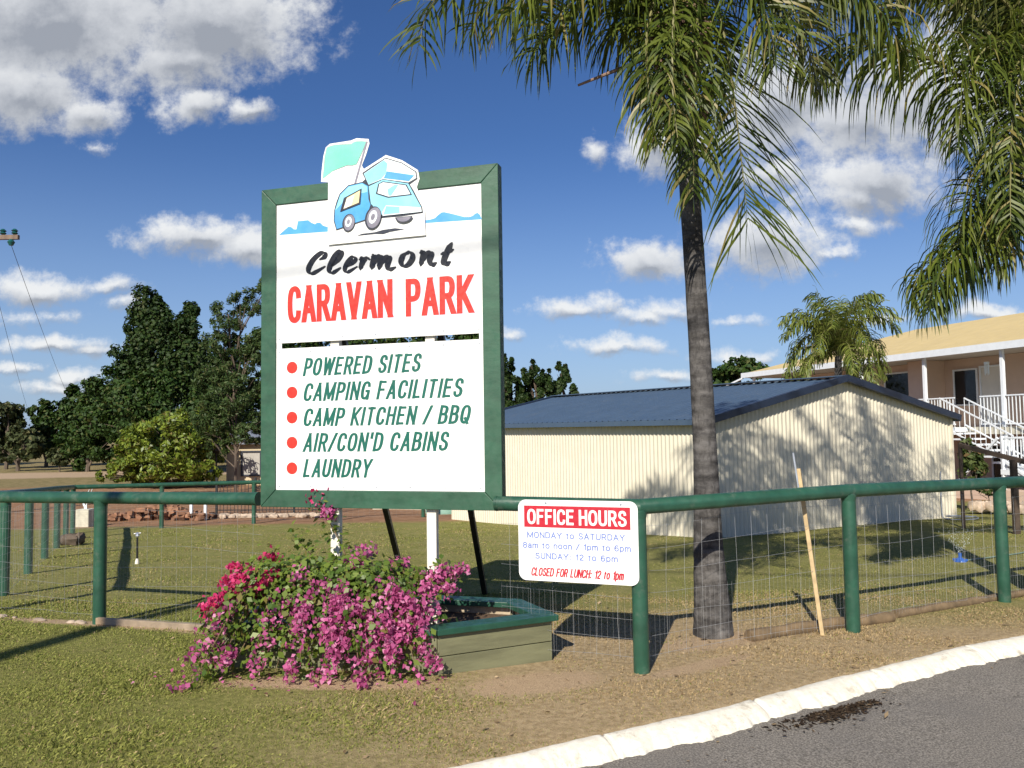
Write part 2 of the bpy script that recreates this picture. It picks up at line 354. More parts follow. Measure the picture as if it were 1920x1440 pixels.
def gz(x, y): return float(ground_z(x, y))

def bare_mask(X, Y):            # worn soil: round the planter's front corner, round the palm, along the fence lines
    def el(cx, cy, a, b, rot=0.):
        c, s_ = math.cos(rot), math.sin(rot); dx, dy = X - cx, Y - cy
        return np.clip(1.25 - np.hypot((dx * c + dy * s_) / a, (-dx * s_ + dy * c) / b), 0, 1)
    m = np.maximum.reduce([el(.12, 5.06, .62, .24, .35), el(1.5, 5.95, .55, .24, .4), el(-1.2, 5.10, .85, .16, -.1), el(-3.6, 6.85, 1.9, .14, -.35) * .8, el(1.2, 5.35, .7, .12, .5) * .8])
    return m

def ground_material():
    m, nt, bs, out = new_mat('ground_cover')
    g = nt.nodes.new('ShaderNodeNewGeometry'); sp = nt.nodes.new('ShaderNodeSeparateXYZ'); nt.links.new(g.outputs['Position'], sp.inputs[0])
    def n(scale, detail=6, rough=.6):
        t = nt.nodes.new('ShaderNodeTexNoise'); t.inputs['Scale'].default_value = scale; t.inputs['Detail'].default_value = detail; t.inputs['Roughness'].default_value = rough
        nt.links.new(g.outputs['Position'], t.inputs['Vector']); return t.outputs['Fac']
    def mad(a, b, c):
        q = nt.nodes.new('ShaderNodeMath'); q.operation = 'MULTIPLY_ADD'
        for i, x in enumerate((a, b, c)):
            if isinstance(x, (int, float)): q.inputs[i].default_value = x
            else: nt.links.new(x, q.inputs[i])
        return q.outputs[0]
    big, mid, fine, grit = n(.35, 5), n(2.4, 8, .65), n(22, 8, .7), n(120, 4, .7)
    green = mix_rgb(nt, maprange(nt, fine, .3, .7), (.14, .15, .040), (.29, .275, .088))
    straw = mix_rgb(nt, maprange(nt, fine, .3, .7), (.30, .22, .12), (.52, .395, .24))
    soil = mix_rgb(nt, maprange(nt, grit, .3, .7), (.36, .25, .15), (.58, .43, .275))
    soil = mix_rgb(nt, maprange(nt, mid, .55, .75, 0, .5), soil, (.26, .16, .095))
    red = mix_rgb(nt, maprange(nt, mid, .3, .7), (.25, .135, .075), (.37, .22, .13))
    x = mad(big, 2.4, sp.outputs['X']); x = mad(mid, 1.6, x)
    dry = maprange(nt, x, -.3, 2.5)                                   # the verge dries out towards the road
    near = mix_rgb(nt, dry, green, straw)
    patch = maprange(nt, mid, .55, .75, 0, .45); near = mix_rgb(nt, patch, near, straw)
    y = mad(big, 3.0, sp.outputs['Y'])
    lawn = mix_rgb(nt, maprange(nt, mid, .42, .7, .1, .6), green, (.32, .285, .125))
    c = mix_rgb(nt, maprange(nt, y, 7.6, 9.0), near, lawn)
    at = nt.nodes.new('ShaderNodeAttribute'); at.attribute_name = 'bare'
    bm_ = mad(mid, .9, at.outputs['Fac']); c = mix_rgb(nt, maprange(nt, bm_, .72, 1.05), c, soil)
    far_y = mad(mid, 2.2, sp.outputs['Y']); far_y = mad(sp.outputs['X'], -.10, far_y)
    c = mix_rgb(nt, maprange(nt, far_y, 21.6, 23.0), c, red)
    dg = mix_rgb(nt, maprange(nt, mid, .35, .65), (.17, .145, .062), (.29, .225, .115))
    c = mix_rgb(nt, maprange(nt, far_y, 43, 47), c, dg)
    c = mix_rgb(nt, maprange(nt, far_y, 55, 57), c, (.42, .31, .21))
    c = mix_rgb(nt, maprange(nt, far_y, 63, 65), c, dg)
    nt.links.new(c, bs.inputs['Base Color']); bs.inputs['Roughness'].default_value = .95; bs.inputs['Specular IOR Level'].default_value = .1
    ad = nt.nodes.new('ShaderNodeMath'); ad.operation = 'ADD'; nt.links.new(fine, ad.inputs[0]); nt.links.new(grit, ad.inputs[1])
    bump(nt, bs, ad.outputs[0], .7, .03)
    return m

def build_ground():
    def axis(lo, hi, fine_lo, fine_hi, d):
        a = [fine_lo]; st = d
        while a[-1] > lo: st *= 1.25; a.append(a[-1] - st)
        b = [fine_hi]; st = d
        while b[-1] < hi: st *= 1.25; b.append(b[-1] + st)
        return np.array(sorted(a) + list(np.arange(fine_lo + d, fine_hi - d / 2, d)) + b)
    xs = axis(-900, 900, -6, 8, .07); ys = axis(-300, 1500, 1.8, 9, .07)
    X, Y = np.meshgrid(xs, ys); Z = ground_z(X, Y)
    V = np.stack([X, Y, Z], -1).reshape(-1, 3); nx, ny = len(xs), len(ys)
    i = np.arange(nx * ny).reshape(ny, nx)
    F = np.stack([i[:-1, :-1], i[:-1, 1:], i[1:, 1:], i[1:, :-1]], -1).reshape(-1, 4)
    o = np_mesh('ground', V, F, ground_material(), smooth=True)
    at = o.data.attributes.new('bare', 'FLOAT', 'POINT'); at.data.foreach_set('value', bare_mask(V[:, 0], V[:, 1]).astype(np.float32))
    tag(o, kind='structure')
build_ground()

# road and kerb
def kerb_pts(n):
    return catmull([(x, y, 0) for x, y in KB], n)
def build_road():
    m, nt, bs, out = new_mat('asphalt')
    f1 = noise(nt, 95, 4, .75); f2 = noise(nt, 1.3, 8, .65); f3 = noise(nt, 45, 5, .7)
    c = mix_rgb(nt, maprange(nt, f1, .35, .68), (.105, .094, .080), (.37, .335, .29))
    c = mix_rgb(nt, maprange(nt, f2, .4, .72, 0, .45), c, (.15, .14, .135))
    c = mix_rgb(nt, maprange(nt, f3, .6, .75, 0, .5), c, (.34, .31, .27))
    c = mix_rgb(nt, maprange(nt, noise(nt, 3.1, 9, .75), .60, .72, 0, .6), c, (.035, .026, .02))
    nt.links.new(c, bs.inputs['Base Color']); bs.inputs['Roughness'].default_value = .9; bs.inputs['Specular IOR Level'].default_value = .25
    bump(nt, bs, f1, .8, .012)
    K = kerb_pts(260); rng = random.Random(3)
    vs = []; n = len(K); prof = (0, .25, .8, 2, 5, 12, 40)
    for i, p in enumerate(K):
        t = (K[min(i + 1, n - 1)] - K[max(i - 1, 0)]).normalized(); s_ = Vector((t.y, -t.x, 0))
        for k, d in enumerate(prof):
            off = .10 + d; q = p + s_ * off
            vs.append((q.x, q.y, -.062 - .012 * min(d, 2) + (.006 * math.sin(q.x * 3) * math.sin(q.y * 2.3) if d < 6 else 0)))
    m_ = len(prof); fs = [(i * m_ + k, i * m_ + k + 1, (i + 1) * m_ + k + 1, (i + 1) * m_ + k) for i in range(n - 1) for k in range(m_ - 1)]
    o = np_mesh('road', vs, fs, m, smooth=True); tag(o, kind='structure')
    # painted concrete kerb with a ragged lower edge where the asphalt laps over it
    mk, nt, bs, out = new_mat('whitewashed_kerb')
    c = mix_rgb(nt, maprange(nt, noise(nt, 18, 8, .7), .3, .7), (.66, .61, .50), (.80, .76, .66))
    c = mix_rgb(nt, maprange(nt, noise(nt, 6, 9, .75), .53, .66, 0, .8), c, (.44, .39, .30))
    c = mix_rgb(nt, maprange(nt, noise(nt, 45, 6, .75), .62, .70, 0, .8), c, (.22, .18, .14))
    nt.links.new(c, bs.inputs['Base Color']); bs.inputs['Roughness'].default_value = .8; bump(nt, bs, noise(nt, 30, 8, .75), .45, .010)
    K = kerb_pts(700); n = len(K); vs = []
    def fb(t, s_): return math.sin(t * 2.3 + s_) * .5 + math.sin(t * 5.9 + s_ * 2) * .3 + math.sin(t * 13.7 + s_ * 3) * .22 + math.sin(t * 31 + s_ * 5) * .14
    L = 0; np_ = 9
    for i, p in enumerate(K):
        if i: L += (p - K[i - 1]).length
        t = (K[min(i + 1, n - 1)] - K[max(i - 1, 0)]).normalized(); s_ = Vector((t.y, -t.x, 0))
        w0 = -.010 + .012 * fb(L * 1.7, 1); w1 = .158 + .026 * fb(L * .9, 4) + .020 * fb(L * 3.3, 2) + .007 * fb(L * 15, 3)
        prof = ((w0 - .02, -.12), (w0, .002), (w0 + .015, .008 + .002 * fb(L, 7)), (w0 + .06, .007), (w1 * .55, -.006), (w1 * .75, -.022), (w1 * .90, -.042), (w1, -.056), (w1 + .012, -.12))
        j = L % 1.05
        dip = .018 if j < .020 else 0.0
        for a, z in prof:
            q = p + s_ * a; vs.append((q.x, q.y, z - dip + .0012 * fb(L * 4 + a * 30, 9)))
    fs = [(i * np_ + k, i * np_ + k + 1, (i + 1) * np_ + k + 1, (i + 1) * np_ + k) for i in range(n - 1) for k in range(np_ - 1)]
    o = np_mesh('kerb', vs, fs, mk, smooth=True); tag(o, kind='structure')
    # dark leaf litter washed against the kerb
    rg = np.random.default_rng(5); V = []; F = []
    for k in range(760):
        u = rg.normal(0, 1); w = abs(rg.normal(0, 1)); x = 1.80 + u * .17; y = 4.67 + .5 * (x - 1.80) - w * .075
        if kerb_side(np.array(x), np.array(y)) < .20: continue
        a = rg.uniform(0, 2 * PI); l = rg.uniform(.008, .022); b = Vector((math.cos(a), math.sin(a), rg.uniform(-.1, .5))) * l; c2 = Vector((-math.sin(a), math.cos(a), rg.uniform(-.2, .4))) * l * .45
        p = Vector((x, y, -.062 + rg.uniform(.002, .014))); i0 = len(V); V += [p - b, p + c2, p + b, p - c2]; F.append((i0, i0 + 1, i0 + 2, i0 + 3))
    o = np_mesh('leaf_litter', [tuple(v) for v in V], F, leaf_mat('rotting_leaf', (.02, .014, .01), (.06, .04, .025), (.14, .1, .06), .05, .9, .1))
    tag(o, 'dark heap of rotting leaves washed against the white kerb', 'leaf litter', kind='stuff')
build_road()
def build_litter():
    rg = np.random.default_rng(17); n = 5200; X = rg.uniform(-3.2, 4.8, n); Y = rg.uniform(3.2, 8.0, n); ks = kerb_side(X, Y)
    prob = np.where(ks < -.01, .07 + .55 * bare_mask(X, Y) + .08 * (X > .3), np.where((ks > .19) & (ks < .75), .35 * np.exp(-(ks - .19) / .16), 0.))
    k = rg.uniform(0, 1, n) < prob; X, Y, ks = X[k], Y[k], ks[k]; n = len(X); Z = np.where(ks > .15, -.060, ground_z(X, Y)) + rg.uniform(.004, .016, n)
    a = rg.uniform(0, 2 * PI, n); l = rg.uniform(.006, .024, n) * np.where(rg.uniform(0, 1, n) < .12, 2.2, 1); w = l * rg.uniform(.2, .6, n)
    D = np.stack([np.cos(a), np.sin(a), rg.normal(0, .25, n)], -1) * l[:, None]; S = np.stack([-np.sin(a), np.cos(a), rg.normal(0, .3, n)], -1) * w[:, None]; P = np.stack([X, Y, Z], -1)
    V = np.stack([P - D, P + S, P + D, P - S], 1).reshape(-1, 3)
    o = np_mesh('ground_litter', V, np.arange(n * 4).reshape(n, 4), leaf_mat('dry_litter', (.14, .095, .05), (.40, .30, .18), (.55, .48, .38), .05, .9, .1, .04))
    tag(o, 'dry bits of leaf and bark scattered over the verge and gutter', 'litter', kind='stuff')
build_litter()

# ------------------------------------------------------------------ grass
def build_grass():
    rg = np.random.default_rng(11)
    def blades(n, x0, x1, y0, y1, ln, wd, keep, power=1.0):
        X = rg.uniform(x0, x1, n); Y = y0 + (y1 - y0) * rg.uniform(0, 1, n) ** power
        k = keep(X, Y) > rg.uniform(0, 1, n); X, Y = X[k], Y[k]; n = len(X)
        Z = ground_z(X, Y); sc_ = np.clip(Y / 5.5, .8, 3.2)
        a = rg.uniform(0, 2 * PI, n); lean = rg.uniform(.25, 1.1, n); l = ln * rg.uniform(.5, 1.3, n) * (.75 + .45 * np.sin(X * 2.7 + 1.3 * np.sin(Y * 3.3)) * np.sin(Y * 3.9 + X))
        w = wd * sc_ * rg.uniform(.7, 1.2, n); b = a + PI / 2 + rg.normal(0, .4, n)
        P = np.stack([X, Y, Z - .004], -1); l = l * (1 - .38 * sstep(-.8, .8, X)); D = np.stack([np.cos(a) * np.sin(lean), np.sin(a) * np.sin(lean), np.cos(lean)], -1) * l[:, None]
        S = np.stack([np.cos(b), np.sin(b), np.zeros(n)], -1) * w[:, None] * .5
        V = np.stack([P - S, P + S, P + D * .55 + S * .7 + np.array([0, 0, .003]), P + D - np.stack([0 * l, 0 * l, .25 * l * lean], -1)], 1)
        return V
    def keep_front(X, Y):
        ks = kerb_side(X, Y); m = sstep(.015, .06, -ks)
        clump = .5 + .5 * np.sin(X * 3.1 + 2 * np.sin(Y * 2.3)) * np.sin(Y * 4.1 + 1.7 * np.sin(X * 1.9))
        d = np.where(X > .4, .8, 1.0) * (np.abs(X) < .70 * Y + .25)
        m *= np.clip(d * (.55 + .6 * clump), 0, 1) * np.clip(1.1 - 1.5 * bare_mask(X, Y), .03, 1)
        inside = (X > -2.05) & (X < .25) & (Y > 5.30 - .0 * X) & (Y < 6.3)
        return m * (~inside)
    A = blades(430000, -5.6, 5.4, 2.9, 8.2, .033, .0050, keep_front)
    def keep_back(X, Y):
        inside = (X > -2.05) & (X < .3) & (Y < 6.4)
        shed = (Y > 14.0 + .538 * (X - 3.5)) & (Y > 14.0 - 1.45 * (X - 3.5))
        return (~inside & ~shed) * (np.abs(X) < .70 * Y + .25) * np.clip(1.1 - 1.4 * bare_mask(X, Y), .03, 1) * (Y < 20.5 + .3 * X * (X < 0) * -1)
    B = blades(190000, -9.5, 10, 7.5, 20.5, .026, .0058, keep_back, 1.5)
    V = np.concatenate([A, B]); n = len(V)
    F = np.arange(n * 4).reshape(n, 4)
    m, nt, bs, out = new_mat('mown_grass')
    g = nt.nodes.new('ShaderNodeNewGeometry'); rnd = g.outputs['Random Per Island']; sp = nt.nodes.new('ShaderNodeSeparateXYZ'); nt.links.new(g.outputs['Position'], sp.inputs[0])
    t = nt.nodes.new('ShaderNodeTexNoise'); t.inputs['Scale'].default_value = 1.1; t.inputs['Detail'].default_value = 6; nt.links.new(g.outputs['Position'], t.inputs['Vector'])
    green = mix_rgb(nt, rnd, (.135, .17, .030), (.35, .345, .098)); straw = mix_rgb(nt, rnd, (.32, .225, .11), (.54, .41, .225))
    def mth(op, a, b, c=0.):
        q = nt.nodes.new('ShaderNodeMath'); q.operation = op
        for i, x in enumerate((a, b, c)):
            if isinstance(x, (int, float)): q.inputs[i].default_value = x
            else: nt.links.new(x, q.inputs[i])
        return q.outputs[0]
    xx = mth('MULTIPLY_ADD', t.outputs['Fac'], 4.2, sp.outputs['X'])
    dry = maprange(nt, xx, .6, 3.4, .05, .93)
    back = maprange(nt, sp.outputs['Y'], 7.2, 8.6); bdry = maprange(nt, t.outputs['Fac'], .38, .66, .06, .46)
    mxv = nt.nodes.new('ShaderNodeMix'); nt.links.new(back, mxv.inputs[0]); nt.links.new(dry, mxv.inputs[2]); nt.links.new(bdry, mxv.inputs[3])
    w = nt.nodes.new('ShaderNodeTexWhiteNoise'); w.noise_dimensions = '1D'; nt.links.new(rnd, w.inputs['W'])
    sel = mth('LESS_THAN', w.outputs['Value'], mxv.outputs[0])
    c = mix_rgb(nt, sel, green, straw)
    nt.links.new(c, bs.inputs['Base Color']); bs.inputs['Roughness'].default_value = .7; bs.inputs['Specular IOR Level'].default_value = .2
    tr = nt.nodes.new('ShaderNodeBsdfTranslucent'); nt.links.new(c, tr.inputs[0]); mx = nt.nodes.new('ShaderNodeMixShader'); mx.inputs[0].default_value = .3
    nt.links.new(bs.outputs[0], mx.inputs[1]); nt.links.new(tr.outputs[0], mx.inputs[2]); nt.links.new(mx.outputs[0], out.inputs[0])
    o = np_mesh('grass', V.reshape(-1, 3), F, m); tag(o, 'short mown grass, green on the left and straw dry by the kerb', 'grass', kind='stuff')
build_grass()

# ------------------------------------------------------------------ shed
def build_shed():
    P0 = Vector((3.5, 14.1)); gd = Vector((.881, .473)); ld = Vector((-.565, .825)); GW, LW = 6.95, 9.2
    base, eave, ridge = -.5, 1.72, 2.50
    root = tag(empty('steel_shed', (P0.x, P0.y, base)), 'cream ribbed steel shed with low blue grey gable roof', 'shed')
    def wall_profile(length, pitch=.105, depth=.020):
        p = []; x = 0.
        while x < length - 1e-6:
            p += [(x, 0), (x + pitch * .30, 0), (x + pitch * .42, depth), (x + pitch * .88, depth)]; x += pitch
        p = [(min(a, length), b) for a, b in p] + [(length, 0)]
        return p
    def wall(name, org, d, length, topf, flip):
        nrm = Vector((d.y, -d.x)) * (1 if not flip else -1)
        vs = []; fs = []
        for i, (a, b) in enumerate(wall_profile(length)):
            q = org + d * a - nrm * b
            vs += [(q.x - P0.x, q.y - P0.y, -.6), (q.x - P0.x, q.y - P0.y, topf(a) - base)]
            if i: fs.append((2 * i - 2, 2 * i, 2 * i + 1, 2 * i - 1))
        np_mesh(name, vs, fs, M['cream_steel'], root)
    gt = lambda a: eave + (ridge - eave) * (1 - abs(a - GW / 2) / (GW / 2)) - .03
    wall('gable_wall', P0, gd, GW, gt, False)
    wall('side_wall', P0, ld, LW, lambda a: eave - .03, True)
    wall('side_wall', P0 + gd * GW, ld, LW, lambda a: eave - .03, False)
    wall('gable_wall', P0 + ld * LW, gd, GW, gt, True)
    # roof sheets with ribs running from ridge to eave
    def roof(side):
        vs = []; fs = []; x = -.12; i = 0; pitch = .19
        while x < LW + .12:
            for dx, h in ((0, 0), (.012, .012), (.035, .012), (.047, 0)):
                a = x + dx
                for (g, z) in ((GW / 2, ridge), (-.10 if side == 0 else GW + .10, eave - .02)):
                    q = gd * g + ld * a; vs.append((q.x, q.y, z - base + h + .012))
                if i: fs.append((2 * i - 2, 2 * i, 2 * i + 1, 2 * i - 1))
                i += 1
            x += pitch
        np_mesh('roof', vs, fs, M['blue_roof'], root)
    roof(0); roof(1)
    for back in (0, 1):
        b = MB(); off = ld * (-.13 if not back else LW + .13)
        for g0, g1, z0, z1 in ((-.12, GW / 2, eave - .03, ridge), (GW / 2, GW + .12, ridge, eave - .03)):
            p, q = gd * g0 + off, gd * g1 + off
            b.bar((p.x, p.y, z0 - base), (q.x, q.y, z1 - base), .10, .13)
        b.build('barge_capping', M['navy_trim'], root)
    b = MB(); p, q = gd * (GW / 2) + ld * -.14, gd * (GW / 2) + ld * (LW + .14); b.bar((p.x, p.y, ridge - base + .04), (q.x, q.y, ridge - base + .04), .36, .02); b.build('ridge_capping', M['blue_roof'], root)
    for g in (-.14, GW + .14):
        b = MB(); p, q = gd * g + ld * -.12, gd * g + ld * (LW + .12); b.bar((p.x, p.y, eave - base - .06), (q.x, q.y, eave - base - .06), .11, .10); b.build('gutter', M['blue_roof'], root)
    for g, l in ((0, 0), (GW, 0)):
        b = MB(); q = gd * (g + (-.006 if g == 0 else .006)) + ld * (l - .006); b.box((q.x, q.y, .8), (.06, .06, 2.75), math.atan2(gd.y, gd.x)); b.build('corner_trim', M['cream_steel'], root)
build_shed()

# ------------------------------------------------------------------ motel on the right
def build_motel():
    L = Vector((11.45, 37.0)); Rr = Vector((15.62, 24.0)); d = (Rr - L).normalized(); back = Vector((-d.y, d.x))   # away from the camera side
    if back.x < 0: back = -back
    root = tag(empty('motel', (L.x, L.y, -1.3)), 'two storey pink cream motel with yellow roof, white balcony rails and stairs', 'motel')
    ang = math.atan2(d.y, d.x); zb = 1.3
    def P(a, o, z): q = L + d * a + back * o - L; return (q.x, q.y, z + zb)
    def slab(mb, a0, a1, o0, o1, z0, z1):
        q = [P(a0, o0, z0), P(a1, o0, z0), P(a1, o1, z0), P(a0, o1, z0), P(a0, o0, z1), P(a1, o0, z1), P(a1, o1, z1), P(a0, o1, z1)]
        mb.add(q, [(0, 3, 2, 1), (4, 5, 6, 7), (0, 1, 5, 4), (1, 2, 6, 5), (2, 3, 7, 6), (3, 0, 4, 7)])
    LEN = 24.0; EZ = 4.02; FL = 1.42
    # hip roof
    m = MB(); a0, a1 = -.5, LEN; RZ = 5.55
    v = [P(a0, -.35, EZ), P(a1, -.35, EZ), P(a1, 9.3, EZ), P(a0, 9.3, EZ), P(5.2, 4.4, RZ), P(a1, 4.4, RZ)]
    m.add(v, [(0, 1, 5, 4), (3, 0, 4), (2, 3, 4, 5), (1, 2, 5)]); m.build('roof', M['motel_roof'], root)
    m = MB(); slab(m, a0, a1, -.42, -.352, EZ - .20, EZ + .03); slab(m, a0 - .07, a0 - .002, -.42, 9.3, EZ - .20, EZ + .03); m.build('fascia', M['motel_white'], root)
    m = MB(); slab(m, a0 + .01, a1, -.34, 2.2, EZ - .16, EZ - .06); m.build('soffit', M['soffit'], root)
    # upper floor, rear wall and the projecting bays
    m = MB(); slab(m, 0, LEN, 1.75, 8.8, FL, EZ - .17); m.build('upper_wall', M['motel_wall'], root)
    m = MB(); slab(m, 8.35, 9.05, .75, 1.748, FL, EZ - .17); m.build('dividing_wall', M['motel_wall'], root)
    m = MB(); slab(m, 0, LEN, 1.9, 8.7, -1.3, FL - .22); m.build('lower_wall', M['motel_wall'], root)
    m = MB(); slab(m, -.1, LEN, -.25, 8.9, FL - .22, FL - .004); m.build('balcony_floor', M['concrete'], root)
    def opening(name, a0, a1, z0, z1, mt, o=1.75, th=.02):
        f = MB(); w = .06
        slab(f, a0 - w, a0, o - .05, o - .004, z0 - w, z1 + w); slab(f, a1, a1 + w, o - .05, o - .004, z0 - w, z1 + w)
        slab(f, a0, a1, o - .05, o - .004, z1, z1 + w); slab(f, a0, a1, o - .05, o - .004, z0 - w, z0)
        fo = f.build(name, M['motel_white'], root)
        g = MB(); slab(g, a0, a1, o - .02, o - .003, z0, z1); g.build('pane' if 'window' in name else 'door_leaf', mt, fo)
    opening('window', 3.4, 5.0, FL + .3, FL + 2.1, M['dark_glass']); opening('window', 6.2, 8.0, FL + .3, FL + 2.1, M['dark_glass'])
    opening('window', 9.5, 10.4, FL + .8, FL + 2.0, M['dark_glass']); opening('door', 10.6, 11.45, FL + .02, FL + 2.05, M['door_white'])
    opening('door', 14.9, 15.7, FL + .02, FL + 2.05, M['dark_glass']); opening('window', 16.1, 17.8, FL + .7, FL + 2.0, M['curtain'])
    for a in (2.2, 6.4, 10.8, 14.4, 17.2): opening('window', a, a + 1.2, -.5, .75, M['dark_glass'], 1.9)
    for a in (.1, 3.9, 7.0, 10.03, 13.05, 16.05, 19.1):
        m = MB(); slab(m, a - .05, a + .05, -.22, -.12, FL, EZ - .17); m.build('post', M['motel_white'], root)
        m = MB(); slab(m, a - .06, a + .06, -.2, -.08, -1.3, FL - .23); m.build('pillar', M['motel_white'], root)
    def rail(a0, a1, o, z, h=1.0, along=True):
        m = MB()
        def s(p0, p1, z0, z1, w=.02):
            if along: slab(m, p0, p1, o - w, o + w, z0, z1)
            else: slab(m, o - w, o + w, p0, p1, z0, z1)
        s(a0, a1, z + h - .04, z + h, .03); s(a0, a1, z + .08, z + .12)
        k = a0
        while k < a1: s(k, k + .022, z + .12, z + h - .04, .011); k += .125
        m.build('railing', M['motel_white'], root)
    rail(0, 11.2, -.15, FL); rail(12.2, LEN, -.17, FL); rail(-.2, 1.7, .02, FL, along=False)
    # stairs coming down in front of the balcony to a half landing
    MZ = .22; n = 7; st = MB(); run = .36; rise = (FL - MZ) / n; aS = 11.75
    slab(st, 11.3, aS + .02, -1.35, -.254, FL - .14, FL - .006)
    for i in range(n): slab(st, aS + run * i + .022, aS + run * (i + 1) + .02, -1.35, -.32, FL - rise * (i + 1) - .05, FL - rise * (i + 1))
    aE = aS + run * n + .03; slab(st, aE, LEN, -1.9, -.32, MZ - .15, MZ); st.build('stairs', M['motel_white'], root)
    for o_ in (-1.36, -.34):
        m = MB()
        for dz in (.95, .08): m.bar(P(aS, o_, FL + dz), P(aE, o_, MZ + dz), .032, .04)
        for k in range(15):
            f = k / 14; m.bar(P(aS + (aE - aS) * f, o_, FL + (MZ - FL) * f + .08), P(aS + (aE - aS) * f, o_, FL + (MZ - FL) * f + .95), .013, .013)
        m.build('stair_railing', M['motel_white'], root)
    rail(aE, LEN, -1.85, MZ, .92); rail(-1.85, -.4, aE, MZ, .92, along=False)
    for a in (aE + .05, aE + 1.6, aE + 3.2, aE + 4.8):
        m = MB(); m.bar(P(a, -1.85, -1.3), P(a, -1.85, MZ + .95), .08, .08); m.build('landing_post', M['motel_white'], root)
    m = MB(); m.bar(P(aE, -1.95, MZ + .9), P(aE - 2.2, -2.0, -1.0), .06, .07); m.bar(P(aE + .2, -1.9, MZ + .2), P(aE + 2.4, -1.9, -.9), .06, .07); m.build('stair_brace', M['motel_white'], root)
    m = MB(); slab(m, 9.5, 20, -2.2, -1.0, -1.35, -.35); m.build('planter_wall', M['motel_wall'], root)
    m = MB(); m.tube([P(12.0, .4, FL + 2.12), P(12.0, .4, FL + 2.04)], .08, 10)
    for k in range(7): m.tube([P(12.0 + .06 * math.cos(k * .9), .4 + .06 * math.sin(k * .9), FL + 2.04), P(12.0 + .06 * math.cos(k * .9), .4 + .06 * math.sin(k * .9), FL + 1.74 - .03 * (k % 3))], .010, 5)
    tag(m.build('wind_chime', M['ice_ink'], None), 'white wind chime hanging under the balcony roof', 'wind chime').location = root.location
    m = MB(); m.bar(P(-.5, -.40, EZ - .22), P(-3.6, -1.2, EZ - 1.2), .07, .07); m.build('downpipe', M['motel_white'], root)
build_motel()

# ------------------------------------------------------------------ small cabin on the left
def build_cabin():
    root = tag(empty('cabin', (-15.2, 42, -1.1), R(4)), 'small cream cabin with framed window, half hidden by the sign', 'cabin')
    m = MB(); m.box((2.3, 2.5, 1.0), (4.6, 5, 2.2)); m.build('wall', M['cabin_wall'], root)
    m = MB(); m.add([(-.3, -.35, 2.06), (4.9, -.35, 2.06), (4.9, 2.5, 2.75), (-.3, 2.5, 2.75), (-.3, 5.3, 2.06), (4.9, 5.3, 2.06), (-.3, -.35, 2.14), (4.9, -.35, 2.14), (4.9, 2.5, 2.83), (-.3, 2.5, 2.83), (-.3, 5.3, 2.14), (4.9, 5.3, 2.14)],
        [(0, 1, 2, 3), (3, 2, 5, 4), (6, 7, 8, 9), (9, 8, 11, 10), (0, 1, 7, 6), (4, 5, 11, 10), (0, 3, 9, 6), (3, 4, 10, 9), (1, 2, 8, 7), (2, 5, 11, 8)]); m.build('roof', M['cabin_roof'], root)
    m = MB(); x0, x1, z0, z1 = .85, 1.75, .45, 1.62
    for a, b, c_, d_ in ((x0 - .09, x0, z0 - .09, z1 + .09), (x1, x1 + .09, z0 - .09, z1 + .09), (x0, x1, z1, z1 + .09), (x0, x1, z0 - .09, z0)): m.box(((a + b) / 2, -.03, (c_ + d_) / 2), (b - a, .08, d_ - c_))
    w = m.build('window', M['dark_ink'], root); m = MB(); m.box(((x0 + x1) / 2, -.012, (z0 + z1) / 2), (x1 - x0, .02, z1 - z0)); m.build('pane', M['curtain'], w)
    t = tag(empty('garden_lamp', (-15.1, 40.3, gz(-15.1, 40.3))), 'black garden lamp post in front of the cream cabin', 'lamp')
    MB().tube([(0, 0, 0), (0, 0, 1.7)], .045, 8).build('post', M['black_metal'], t)
    MB().tube([(0, 0, 1.7), (0, 0, 1.85), (0, 0, 2.15), (0, 0, 2.25)], [.06, .24, .26, .05], 8).build('lamp_head', M['black_metal'], t)
build_cabin()

